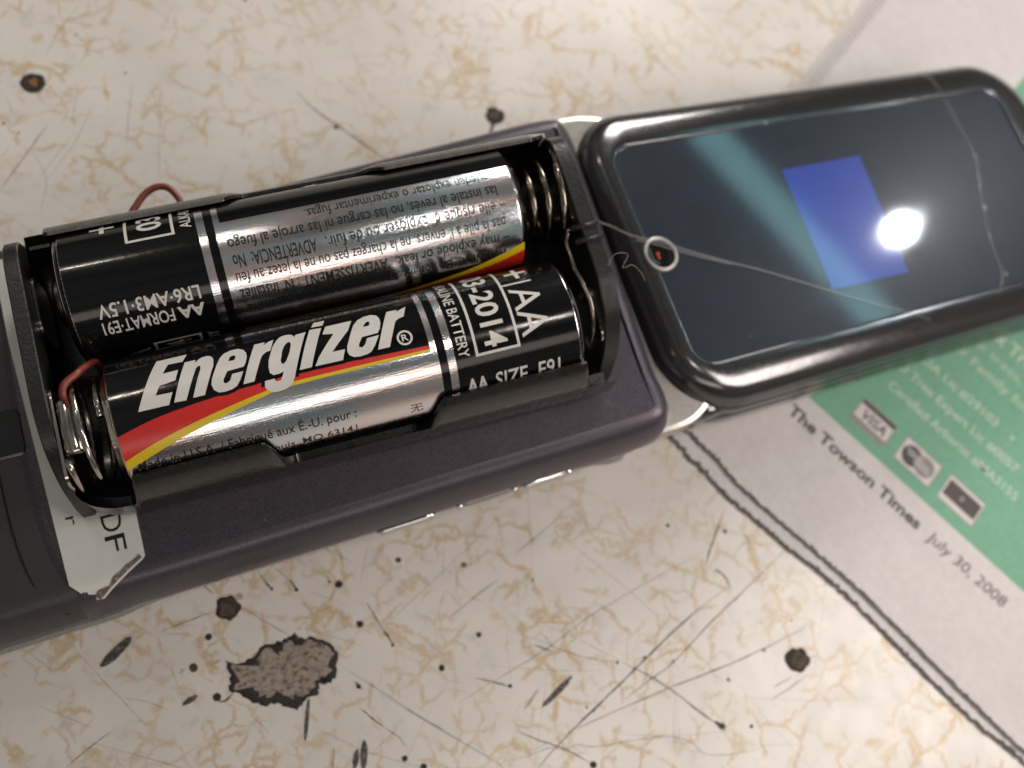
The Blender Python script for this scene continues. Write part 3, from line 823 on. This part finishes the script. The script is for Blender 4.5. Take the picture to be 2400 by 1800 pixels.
# camera eye
CX, CY = 3.75, 15.5
eye = empty('camera_eye', Matrix.Translation(Vector((CX, CY, 0)) * S), lid)
bm = bmesh.new()
prof = [(2.02, -0.1), (2.05, 0.16), (2.16, 0.24), (2.38, 0.24), (2.48, 0.14), (2.50, -0.2)]
loft(bm, [[(r * math.cos(2 * math.pi * k / 48), r * math.sin(2 * math.pi * k / 48), z) for k in range(48)] for r, z in prof], cap_top=False, cap_bottom=False)
mesh_obj('ring', bm, M['ring'], eye)
bm = bmesh.new()
loft(bm, [[(r * math.cos(2 * math.pi * k / 40), r * math.sin(2 * math.pi * k / 40), z) for k in range(40)] for r, z in ((0.05, -0.06), (0.6, -0.07), (1.2, -0.09), (1.6, -0.06), (2.09, 0.02))], cap_bottom=False)
mesh_obj('lens_cover', bm, M['lens'], eye)
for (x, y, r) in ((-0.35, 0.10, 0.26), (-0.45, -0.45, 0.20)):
    mesh_obj('lens_glint', poly_bm(blob(x, y, r, 14, .25, x), 0.0), M['lens_red'], eye, smooth=False)  # red glints painted on the lens as flat patches

def dust(parent, x0, x1, y0, y1, z, n, r0, r1):
    bm = bmesh.new()
    for i in range(n):
        x, y, r = random.uniform(x0, x1), random.uniform(y0, y1), random.uniform(r0, r1)
        a0 = random.uniform(0, 6)
        bm.faces.new([bm.verts.new((x + r * random.uniform(.6, 1.3) * math.cos(a0 + k * 1.257), y + r * random.uniform(.6, 1.3) * math.sin(a0 + k * 1.257), z + i * 1e-4)) for k in range(5)])
    for i in range(n // 5):
        x, y, a0, L = random.uniform(x0, x1), random.uniform(y0, y1), random.uniform(0, 6), random.uniform(.5, 1.8)
        P = [(x + L * t * math.cos(a0 + t), y + L * t * math.sin(a0 + t)) for t in (0, .33, .66, 1)]
        strip_bm(bm, P, 0.05, z + .01 + i * 1e-4)
    return tag(mesh_obj('dust', bm, M['film'], parent, smooth=False), kind='stuff')
dust(lid, 5, 76, 1, 31, 0.03, 70, .03, .09)
dust(phone, -8, 60, -13, -9, -9.44, 30, .03, .06)

# ------------------------------------------------------------------ clear film over the lid: only its edges catch the light
film = empty('clear_film', LM)
tag(film, 'thin clear plastic film stretched over the phone lid, seen by its pale edges', 'plastic film')
def edge(pts, r):
    bm = bmesh.new(); tube(bm, catmull(pts, 5), r, 6)
    for v in bm.verts: v.co.z = v.co.z
    return mesh_obj('film_edge', bm, M['film'], film)
edge([(-5.4, 22.6, 0.35), (-2.0, 20.6, .28), (0.5, 18.8, .2), (4.9, 16.6, .34), (11, 13.5, .12), (18.7, 9.8, .1), (28, 4.8, .1), (37.6, -0.2, .14), (42.5, -2.6, -.1)], 0.075)
edge([(0.8, 18.0, .22), (2.5, 17.3, .3), (8, 14.6, .1), (14, 11.8, .1)], 0.06)
edge([(57.1, -1.7, .02), (59.2, .4, .06), (60, 1.8, 0.06), (60.9, 7.5, 0.06), (63.5, 14.5, .06), (66.1, 20.3, .06), (66.2, 25.8, .06), (65.6, 34.6, .04), (64, 37.0, -.6)], 0.075)
for (x, y) in ((66.1, 20.6), (64.6, 17.2), (64.0, 15.6), (60.9, 7.3), (62.7, 12.0), (60.3, 1.0), (19.9, 31.9), (29.5, 32.0), (61.5, 23.0)):
    mesh_obj('film_crease', poly_bm(blob(x, y, random.uniform(.22, .4), 9, .5, x), .19), M['film'], film, smooth=False)

# a curl of lint on the holder's right-hand plate
bm = bmesh.new()
tube(bm, catmull([(54.9, 3.6, 5.1), (56, 4.6, 5.6), (57.4, 4.2, 5.7), (56.4, 2.9, 5.4), (57.6, 2.9, 5.5), (58.4, 1.9, 5.2), (58.6, 0.9, 5.0)], 7), 0.035, 5)
tag(mesh_obj('lint', bm, M['film'], None, matrix=TM), 'tiny curled grey lint fibre sticking out beside the phone lid', 'lint')

# ------------------------------------------------------------------ white strip under the holder
def drape(x, y):
    yn = -16.45
    d = y - yn
    z = -9.5
    P = PROF[::-1]
    if d < 3.3:
        for (d0, z0), (d1, z1) in zip(P, P[1:]):
            if d0 <= d <= d1: z = z0 + (z1 - z0) * (d - d0) / (d1 - d0)
        if d < 0: z = -15
    return z + 0.05
strip = empty('white_strip', TM)
tag(strip, 'white pointed plastic strip with black letters sticking out from under the battery holder', 'plastic strip')
bm = bmesh.new()
def cutx(y):
    """left and right border of the strip at y"""
    l = -11.55 + max(0, (16 - y)) * 0.045
    r = -2.0
    if y < -12.4: r = -2.0 - (-12.4 - y) * 1.72
    if y < -13.4: l = -10.15 + (-13.4 - y) * 0.85
    return l, max(r, l + 0.02)
rows = []
ys = [26 - k * 2.0 for k in range(18)] + [-10.5 - .35 * k for k in range(17)]
for y in ys:
    l, r = cutx(y)
    rows.append([bm.verts.new((l + (r - l) * k / 12, y, drape(l + (r - l) * k / 12, y) + .10)) for k in range(13)])
for A, B in zip(rows, rows[1:]):
    for k in range(12): bm.faces.new((A[k], A[k + 1], B[k + 1], B[k]))
r = bmesh.ops.extrude_face_region(bm, geom=bm.faces[:])
for v in r['geom']:
    if isinstance(v, bmesh.types.BMVert): v.co.z -= 0.10
bmesh.ops.recalc_face_normals(bm, faces=bm.faces)
mesh_obj('strip', bm, M['sticker'], strip, smooth=False)
def dr_print(bm, name, mat, lift=.012):
    bmesh.ops.triangulate(bm, faces=bm.faces)
    for v in bm.verts: v.co.z = drape(v.co.x, v.co.y) + .10 + lift
    return mesh_obj(name, bm, mat, strip, smooth=False)
dr_print(text_fit('F', -9.15, -11.0, -5.75, 2.1, .0, rot=-90), 'lettering', M['text_print'])
dr_print(text_fit('D', -6.75, -8.75, -5.75, 2.1, .0, rot=-90), 'lettering', M['text_print'])
dr_print(text_fit('r', -5.9, -6.9, -9.3, 1.3, .0, rot=-90), 'lettering', M['text_print'])
# dirt worn into the cut edge
bm = bmesh.new()
prev = None
for k in range(29):
    t = k / 28
    x, y = -2.35 + t * (-7.75 + 2.35), -12.35 + t * (-15.55 + 12.35)
    wv = 0.55 + 0.35 * noise.noise(Vector((t * 5, 1, 2)))
    P = [(x + dx * wv * -.5, y + dx * wv * .86) for dx in (0, 1)]
    A, B = [bm.verts.new((px, py, drape(px, py) + .17)) for px, py in P]
    if prev: bm.faces.new((prev[0], prev[1], B, A))
    prev = (A, B)
mesh_obj('worn_edge', bm, M['dirt'], strip, smooth=False)

# ------------------------------------------------------------------ the battery holder
holder = empty('battery_holder', TM)
tag(holder, 'open black plastic two-cell battery holder resting on the phone back', 'battery holder')
def sm(x, a, b):
    t = max(0, min(1, (x - a) / (b - a))); return t * t * (3 - 2 * t)
def th_near(x):
    hi, lo = 148, 203
    v = hi + (lo - hi) * sm(x, 13.2, 16.6) * (1 - sm(x, 29.6, 33.0))
    v = v + (205 - v) * (1 - sm(x, -1.2, 0.3))
    v = v + (214 - v) * sm(x, 49.2, 50.4)
    return v
def th_far(x):
    hi, lo = 398, 374
    v = hi + (lo - hi) * sm(x, 15.2, 18.0) * (1 - sm(x, 30.6, 33.6))
    v = v + (352 - v) * (1 - sm(x, -3.6, -3.2))
    v = v + (386 - v) * sm(x, 51.0, 53.4)
    return v
NA = 14
def section(x):
    tn, tf = th_near(x), th_far(x)
    Ri, Ro = 7.38, 8.42
    inn, out = [], []
    for k in range(NA + 1):
        a = math.radians(tn + (270 - tn) * k / NA); inn.append((Ri * math.cos(a), Ri * math.sin(a)))
    for k in range(1, NA + 1):
        a = math.radians(270 + (tf - 270) * k / NA); inn.append((15 + Ri * math.cos(a), Ri * math.sin(a)))
    def o_side(t, sgn, y0):
        P = []
        for k in range(7):
            tt = t + ((180 if sgn < 0 else 360) - t) * k / 6
            a = math.radians(tt)
            Rk = Ri + 0.38 + (Ro - Ri - 0.38) * (k / 6) ** 0.7 if (t < 180 or t > 360) else Ro
            y, z = Rk * math.cos(a), Rk * math.sin(a)
            if (sgn < 0 and tt > 180) or (sgn > 0 and tt < 360): y = sgn * Ro * 1.0
            P.append((y0 + y, z))
        return P
    on = o_side(min(tn, 179.9) if tn < 180 else tn, -1, 0)
    of = o_side(tf, 1, 15)
    on += [(-8.36, -3), (-8.25, -5.4), (-7.8, -7.6), (-7.0, -9.35)]
    of += [(23.36, -3), (23.25, -5.4), (22.8, -7.6), (22.0, -9.35)]
    P = inn + of + on[::-1]
    if x < -1:                       # the near left corner is rounded in plan
        off = 3.4 * (1 - math.sqrt(max(0, 1 - ((-1 - x) / 5.2) ** 2)))
        P = [(y + off * max(0, min(1, (-3 - y) / 4)), z) for y, z in P]
    return P
bm = bmesh.new()
xs = [-6.0 + k * 0.25 for k in range(int((53.6 + 6) / 0.25) + 1)]
rings = [[bm.verts.new((x, y, z)) for y, z in section(x)] for x in xs]
n = len(rings[0])
for A, B in zip(rings, rings[1:]):
    for k in range(n): bm.faces.new((A[k], A[(k + 1) % n], B[(k + 1) % n], B[k]))
bm.faces.new(rings[0]); bm.faces.new(rings[-1][::-1])
bmesh.ops.recalc_face_normals(bm, faces=bm.faces)
sharp(bm, 50)
tray = mesh_obj('tray', bm, M['black_plastic'], holder)
half = [(7.5, 5.0), (3.2, 4.9), (1.0, 4.4), (-1.2, 3.2), (-3.0, 1.2), (-4.5, -1.4), (-5.5, -4.4), (-6.2, -7.4), (-6.4, -9.35)]
halfp = catmull(half, 4)
farp = catmull([(7.5, 5.0), (15.0, 5.0), (18.6, 4.8), (20.4, 4.2), (21.7, 2.7), (22.3, 0.0), (22.5, -4.0), (22.3, -9.35)], 4)
prof_plate = halfp[:-1] + [halfp[-1]] + farp[::-1]
def plate(x0, x1, mat):
    bm = bmesh.new()
    cy, cz = 7.5, -3
    def loop(x, f): return [(x, cy + (y - cy) * f, cz + (z - cz) * f) for y, z in prof_plate[:-1]]
    loft(bm, [loop(x0, .985), loop(x0 + .15, 1), loop(x1 - .15, 1), loop(x1, .985)])
    sharp(bm, 35)
    return mesh_obj('end_plate', bm, mat, holder)
plate(-7.55, -6.0, M['worn_plastic'])
plate(53.35, 55.35, M['worn_plastic'])
# little moulded ribs in the middle of the right plate
for y in (7.3, 9.0):
    bm = bmesh.new(); bmesh.ops.create_cube(bm, size=1)
    for v in bm.verts: v.co = Vector((53.9 + v.co.x * 3.4, y + v.co.y * .5, 4.7 + v.co.z * 1.2))
    bmesh.ops.bevel(bm, geom=bm.edges[:], offset=.12, segments=2, affect='EDGES')
    mesh_obj('rib', bm, M['worn_plastic'], holder)
# centre ridge between the cells
bm = bmesh.new()
loft(bm, [[(x, y, z) for y, z in ((7.5, -4.4), (7.0, -5.0), (6.3, -8.6), (8.7, -8.6), (8.0, -5.0))] for x in (-5.9, 53.4)])
mesh_obj('centre_ridge', bm, M['black_plastic'], holder, smooth=False)

def coil(x0, x1, r0, r1, turns, cy, wire, ph=0.0, mat='steel'):
    pts = []
    n = int(turns * 28)
    for k in range(n + 1):
        t = k / n
        a = ph + 2 * math.pi * turns * t
        tt = t ** 1.0
        r = r0 + (r1 - r0) * tt
        pts.append((x0 + (x1 - x0) * t, cy + r * math.cos(a), r * math.sin(a)))
    bm = bmesh.new(); tube(bm, pts, wire, 8)
    return mesh_obj('spring', bm, M[mat], holder)
coil(-5.2, -1.3, 5.9, 5.2, 1.9, 0.0, 0.36, 2.2)
coil(52.7, 47.4, 5.5, 2.8, 3.4, 15.0, 0.40, 1.2, 'brass')
def contact(x, y0, y1, z0, z1, mat, th=0.3):
    lp = rrect(y0, y1, z0, z1, 1.6, 6)
    bm = bmesh.new(); loft(bm, [[(x, a, b) for a, b in lp], [(x + th, a, b) for a, b in lp]])
    sharp(bm)
    return mesh_obj('contact_plate', bm, M[mat], holder)
contact(-5.95, -5.6, 5.0, -6.0, 4.0, 'steel')
contact(53.1, -3.5, 3.5, -5.5, 1.2, 'steel')
contact(-5.95, 11.5, 18.5, -5.5, 1.6, 'steel')
contact(53.1, 9.5, 20.5, -6.0, 4.2, 'brass')
# bent-over polished tongue of the left contact
bm = bmesh.new()
pr = catmull([(-5.8, 2.8), (-5.5, 3.9), (-4.9, 4.25), (-4.2, 4.2), (-3.6, 3.8), (-3.4, 3.0)], 4)
G = []
for x, z in pr:
    G.append([bm.verts.new((x, y, z - 0.045 * (y - 0.6) ** 2)) for y in [3.3 - .6 * q for q in range(11)]])
for A, B in zip(G, G[1:]):
    for k in range(10): bm.faces.new((A[k], A[k + 1], B[k + 1], B[k]))
r = bmesh.ops.extrude_face_region(bm, geom=bm.faces[:])
for v in r['geom']:
    if isinstance(v, bmesh.types.BMVert): v.co.z -= 0.22
bmesh.ops.recalc_face_normals(bm, faces=bm.faces)
mesh_obj('contact_tongue', bm, M['steel'], holder)
# bright strip that links the spring to the front cell's cap
bm = bmesh.new(); tube(bm, catmull([(52.2, 9.3, 3.9), (51.6, 7.9, 3.7), (51.5, 6.3, 3.9), (51.4, 4.6, 4.0), (51.7, 2.8, 4.0), (52.1, 1.0, 3.6), (52.2, -0.8, 2.8), (52.1, -2.2, 1.4), (52.0, -3.0, -0.6)], 6), 0.26, 8)
mesh_obj('contact_wire', bm, M['brass'], holder)
bm = bmesh.new(); tube(bm, catmull([(-1.4, 7.6, -3.0), (-1.35, 7.4, 0.6), (-1.8, 6.6, 2.6), (-2.5, 5.8, 3.7), (-2.9, 5.3, 4.2), (-4.1, 4.4, 4.6), (-4.5, 3.4, 4.4), (-4.2, 2.4, 4.0), (-4.6, 2.1, 3.4)], 6), 0.40, 10)
mesh_obj('red_wire', bm, M['wire'], holder)
bm = bmesh.new(); tube(bm, catmull([(5.2, 22.0, -8.7), (4.7, 27.6, -8.8), (5.6, 29.3, -8.8), (6.9, 30.5, -8.7), (8.2, 31.0, -8.6), (9.4, 30.8, -8.7), (10.2, 29.8, -8.8), (10.6, 28.2, -8.9), (10.4, 24.0, -8.9)], 6), 0.42, 10)
mesh_obj('red_wire', bm, M['wire'], holder)

# ------------------------------------------------------------------ the two cells
R0 = 7.10
CIRC = 2 * math.pi * R0
def wrap(bm, lift, cut=0.45):
    """bend a flat (s, t) print round the cell"""
    ys = [v.co.y for v in bm.verts]
    y0, y1 = min(ys), max(ys)
    k = math.floor(y0 / cut) * cut + cut
    while k < y1:
        bmesh.ops.bisect_plane(bm, geom=bm.verts[:] + bm.edges[:] + bm.faces[:], plane_co=(0, k, 0), plane_no=(0, 1, 0))
        k += cut
    bmesh.ops.triangulate(bm, faces=[f for f in bm.faces if len(f.verts) > 4])
    for v in bm.verts:
        s, t = v.co.x, v.co.y
        a = t / R0
        R = R0 + lift
        v.co = Vector((s, R * math.sin(a), R * math.cos(a)))
    bm.normal_update()
    return bm

def band_bm(s_list, lo, hi, step=0.5):
    """grid between two curves t = lo(s), hi(s)"""
    bm = bmesh.new(); rows = []
    for s in s_list:
        a, b = lo(s), hi(s)
        n = 40
        rows.append([bm.verts.new((s, a + (b - a) * k / n, 0)) for k in range(n + 1)])
    for A, B in zip(rows, rows[1:]):
        for k in range(len(A) - 1): bm.faces.new((A[k], B[k], B[k + 1], A[k + 1]))
    return bm

def interp(tab):
    def f(s):
        if s <= tab[0][0]: return tab[0][1]
        for (a, x), (b, y) in zip(tab, tab[1:]):
            if s <= b: return x + (y - x) * (s - a) / (b - a)
        return tab[-1][1]
    return f
sm_tab = lambda t: catmull(t, 6)
redtop = interp(sm_tab([(0, -2.95), (3.8, -2.0), (8.4, -1.42), (14.8, -0.95), (18.5, -0.85), (23.3, -0.95), (32.3, -1.22)]))
redbot = interp(sm_tab([(0, -5.65), (3.2, -4.42), (8.0, -3.15), (14.5, -1.95), (18.3, -1.60), (32.3, -1.60)]))
yelbot = interp(sm_tab([(0, -6.75), (4.6, -4.95), (7.8, -3.98), (14.4, -2.42), (18.2, -1.98), (32.3, -1.90)]))
SL = [32.3 * k / 40 for k in range(41)]

GLYPHS = [('E', [[(2.47, -0.99), (5.11, 4.42), (8.14, 4.44), (7.6, 3.47), (6.15, 3.52), (5.49, 2.48), (7.04, 2.52), (6.56, 1.36), (4.96, 1.17), (4.42, 0.22), (6.06, 0.19), (5.47, -1.0)]]), ('n', [[(5.98, -0.9), (7.8, 3.3), (8.88, 3.3), (8.73, 2.88), (9.16, 3.27), (9.52, 3.45), (9.94, 3.5), (10.26, 3.42), (10.51, 3.18), (10.6, 2.8), (10.45, 2.04), (9.02, -0.87), (7.84, -0.87), (9.16, 2.0), (9.22, 2.34), (9.04, 2.45), (8.75, 2.22), (7.17, -0.96)]]), ('e', [[(9.86, 0.01), (10.04, 0.6), (10.84, 2.13), (11.3, 2.87), (11.73, 3.26), (12.44, 3.51), (13.2, 3.5), (13.69, 3.18), (13.9, 2.68), (13.87, 2.19), (13.63, 1.54), (13.34, 1.13), (11.66, 1.05), (11.11, 0.23), (11.05, -0.07), (11.3, -0.22), (11.72, -0.02), (12.07, 0.62), (13.19, 0.65), (12.71, -0.18), (12.26, -0.72), (11.8, -0.91), (11.03, -1.02), (10.39, -0.95), (9.98, -0.59)], [(11.96, 2.17), (12.26, 2.66), (12.61, 2.76), (12.81, 2.57), (12.68, 2.22), (12.5, 2.12)]]), ('r', [[(12.9, -0.71), (14.9, 3.56), (15.97, 3.57), (15.81, 3.18), (16.34, 3.51), (16.89, 3.64), (16.31, 2.28), (15.83, 2.21), (15.39, 1.91), (15.14, 1.52), (14.01, -0.68)]]), ('g', [[(15.71, 0.45), (15.89, 1.16), (16.64, 2.73), (17.22, 3.51), (17.62, 3.83), (18.16, 3.94), (18.66, 3.84), (18.92, 3.6), (19.0, 3.31), (19.18, 3.62), (20.28, 3.7), (18.05, -1.12), (17.69, -1.69), (17.31, -2.02), (16.68, -2.19), (16.0, -2.24), (15.59, -2.2), (15.07, -1.9), (14.91, -1.48), (15.02, -0.9), (16.04, -0.87), (16.01, -1.1), (16.25, -1.22), (16.6, -1.16), (16.89, -0.75), (17.09, -0.36), (16.59, -0.5), (16.0, -0.5), (15.7, -0.19)], [(17.05, 0.8), (17.46, 1.94), (17.79, 2.49), (18.15, 2.81), (18.44, 2.8), (18.47, 2.45), (18.13, 1.54), (17.62, 0.7), (17.28, 0.41), (17.07, 0.49)]]), ('i', [[(18.66, -0.61), (20.73, 3.88), (21.95, 3.78), (19.92, -0.61)]]), ('dot', [[(20.94, 4.2), (21.35, 4.96), (22.49, 4.92), (22.16, 4.13)]]), ('z', [[(20.29, -0.61), (20.86, 0.24), (22.99, 2.56), (21.85, 2.79), (22.39, 3.83), (25.19, 3.83), (24.53, 2.56), (22.34, 0.47), (23.67, 0.45), (23.18, -0.65)]]), ('e2', [[(23.84, 0.14), (23.96, 0.68), (24.75, 2.21), (25.24, 3.12), (25.83, 3.71), (26.52, 4.0), (27.34, 4.05), (27.85, 3.76), (28.07, 3.21), (28.0, 2.5), (27.75, 1.84), (27.41, 1.41), (25.72, 1.35), (25.21, 0.65), (25.14, 0.33), (25.46, 0.2), (25.84, 0.48), (26.17, 1.08), (27.47, 1.14), (26.81, 0.15), (26.25, -0.46), (25.86, -0.61), (25.05, -0.69), (24.37, -0.61), (23.93, -0.29)], [(26.12, 2.57), (26.52, 3.08), (26.81, 3.17), (26.96, 2.97), (26.77, 2.57), (26.51, 2.54)]]), ('r2', [[(26.96, -0.43), (29.03, 3.95), (30.19, 3.91), (30.02, 3.61), (30.64, 3.89), (31.17, 4.1), (30.59, 2.72), (30.02, 2.59), (29.64, 2.38), (29.43, 2.02), (28.24, -0.44)]])]

cell = empty('battery')
def lay(name, bm, lift, mat):
    return mesh_obj(name, wrap(bm, lift), mat, cell)
# steel can and its ends
bm = bmesh.new()
lathe(bm, [(-0.55, 0), (-0.55, 4.3), (-0.75, 4.6), (-0.85, 5.0), (-0.85, 6.0), (-0.70, 6.35), (-0.35, 6.5), (-0.30, 6.62), (-0.12, 6.85), (0.15, 6.95), (48.9, 6.95), (49.25, 6.75), (49.5, 6.2), (49.55, 4.6), (49.35, 4.2), (49.35, 0)], 64)
sharp(bm, 45)
mesh_obj('steel_can', bm, M['steel'], cell)
bm = bmesh.new()
lathe(bm, [(49.3, 0), (49.3, 3.0), (49.6, 2.9), (50.4, 2.75), (50.65, 2.45), (50.7, 0)], 40)
sharp(bm, 45)
mesh_obj('terminal_cap', bm, M['steel'], cell)
bm = bmesh.new()
lathe(bm, [(-0.05, 6.60), (0.0, 6.95), (0.12, 7.06), (0.3, 7.10), (48.7, 7.10), (48.95, 7.02), (49.15, 6.8), (49.2, 6.3)], 96)
mesh_obj('foil_label', bm, M['foil'], cell)
for i, off in enumerate((0.0, 25.45)):
    lay('black_print', band_bm(SL, lambda s: redtop(s) + off - .05, lambda s: (9.25 if off == 0 else 8.6) + off), 0.012, M['black_print'])
    lay('red_stripe', band_bm(SL, lambda s: redbot(s) + off - .04, lambda s: redtop(s) + off), 0.020, M['red_print'])
    lay('yellow_stripe', band_bm(SL, lambda s: yelbot(s) + off, lambda s: redbot(s) + off), 0.028, M['yellow_print'])
full = lambda a, b: band_bm([a, b], lambda s: 0.0, lambda s: CIRC)
lay('black_ring', full(32.95, 33.85), 0.012, M['black_print'])
lay('black_sleeve', band_bm([34.7, 40, 45, 48.7], lambda s: 0, lambda s: CIRC), 0.012, M['black_print'])
bm = bmesh.new()
lathe(bm, [(48.6, 7.113), (48.95, 7.045), (49.18, 6.82), (49.23, 6.2)], 72)
mesh_obj('black_shoulder', bm, M['black_print'], cell)
for i, off in enumerate((0.0, 25.45)):
    sh = lambda P: [(s, t + off) for s, t in P]
    for nm, polys in GLYPHS:
        lay('logo_outline', curve_bm([sh(polys[0])], 0.36), 0.036, M['black_print'])
    for nm, polys in GLYPHS:
        lay('logo_letter', curve_bm([sh(P) for P in polys], 0.0), 0.046, M['white_print'])
    # registered mark
    c = (30.0, 0.18 + off)
    ringp = lambda r: [(c[0] + r * math.cos(2 * math.pi * k / 28), c[1] + r * math.sin(2 * math.pi * k / 28)) for k in range(28)]
    lay('registered_mark', curve_bm([ringp(0.84), ringp(0.62)]), 0.046, M['white_print'])
    lay('registered_mark', text_fit('R', 29.66, 30.36, c[1] - .36, .74, .015), 0.046, M['white_print'])
    # dated box beside the plus end
    b0, b1, lo, hi, w = 36.95, 42.0, -3.6 + off, 9.6 + off, 0.30
    frame = [[(b0, lo), (b1, lo), (b1, hi), (b0, hi)], [(b0 + w, lo + w), (b1 - w, lo + w), (b1 - w, hi - w), (b0 + w, hi - w)]]
    lay('white_lettering', curve_bm(frame), 0.030, M['white_print'])
    lay('white_lettering', text_fit('03-2014', 8.25 + off, -2.95 + off, 38.15, 2.55, .022, rot=-90), 0.030, M['white_print'])
    lay('white_lettering', text_fit('ALKALINE BATTERY', 9.0 + off, -3.35 + off, 35.15, 1.15, .008, rot=-90), 0.030, M['white_print'])
    lay('white_lettering', text_fit('AA', 3.05 + off, -2.75 + off, 42.45, 3.2, .0, rot=-90), 0.030, M['white_print'])
    lay('white_lettering', curve_bm([[(42.0, 3.72 + off), (45.4, 3.72 + off), (45.4, 3.98 + off), (42.0, 3.98 + off)]]), 0.030, M['white_print'])
    p, q, h = 44.2, 5.9 + off, .24
    L = 1.25
    lay('white_lettering', curve_bm([[(p - L, q - h), (p - h, q - h), (p - h, q - L), (p + h, q - L), (p + h, q - h), (p + L, q - h), (p + L, q + h), (p + h, q + h), (p + h, q + L), (p - h, q + L), (p - h, q + h), (p - L, q + h)]]), 0.030, M['white_print'])
    if i: continue
    lay('white_lettering', text_fit('AA', 35.5, 38.0, -8.05 + off, 2.1, .03), 0.030, M['white_print'])
    lay('white_lettering', text_fit('SIZE  E91', 38.8, 46.3, -8.05 + off, 2.1, .012), 0.030, M['white_print'])
for body, s0, s1, t, cap, b in (('LR6·AM3·1.5V', 35.9, 46.2, 15.55, 1.5, .014), ('FORMAT·E91', 39.0, 46.2, 17.5, 1.5, .014), ('AA', 35.8, 38.6, 17.5, 1.5, .035)):
    lay('white_lettering', text_fit(body, s0, s1, t, cap, b), 0.030, M['white_print'])
for body, s0, s1, t, cap, b in (
        ('– pueden explotar o experimentar fugas.', 1.6, 23.4, 9.75, 1.25, .006),
        ('las instale al revés, no las cargue ni las arroje al fuego', 2.2, 32.0, 11.55, 1.3, .006),
        ('– elle risque d’ exploser ou de fuir.', 1.6, 22.0, 13.4, 1.3, .006), ('ADVERTENCIA:  No', 23.0, 31.9, 13.35, 1.45, .014),
        ('pas la pile à l’ envers, ne la chargez pas ou ne la jetez au feu', 2.0, 32.0, 15.25, 1.3, .006),
        ('– may explode or leak.', 1.8, 15.0, 17.1, 1.3, .006), ('AVERTISSEMENT : N’ installez', 15.9, 32.0, 17.05, 1.4, .012),
        ('WARNING: Do not install backwards, charge or put in fire', 2.0, 31.6, 18.95, 1.3, .006)):
    lay('warning_text', text_fit(body, s0, s1, t, cap, b), 0.012, M['text_print'])
for body, s0, s1, t, cap, b in (
        ('Made in U.S.A. / Fabriqué aux É.-U. pour :', 1.0, 23.3, -7.2, 1.2, .006),
        ('Energizer Battery, St. Louis, MO 63141', 1.0, 23.2, -9.55, 1.15, .008)):
    lay('maker_text', text_fit(body, s0, s1, t, cap, b), 0.012, M['text_print'])
lay('maker_text', text_fit('无', 29.1, 30.5, -8.7, 1.0, .0), 0.012, M['text_print'])

def copy_tree(o, parent=None):
    c = o.copy(); col.objects.link(c); c.parent = parent
    for ch in [q for q in bpy.data.objects if q.parent == o and q is not c]:
        k = ch.copy(); col.objects.link(k); k.parent = c
    return c
cell.matrix_local = TM
tag(cell, 'front battery with large white brand name over red and yellow stripes facing up', 'battery', 'AA batteries in the black holder')
cell2 = copy_tree(cell)
cell2.matrix_local = TM @ Matrix.Translation(Vector((46.77, 15.0, 0)) * S) @ Matrix.Rotation(math.pi, 4, 'Z') @ Matrix.Rotation(11.7 / 7.1, 4, 'X')
tag(cell2, 'rear battery turned upside down, its silver label with black warning text facing up', 'battery', 'AA batteries in the black holder')
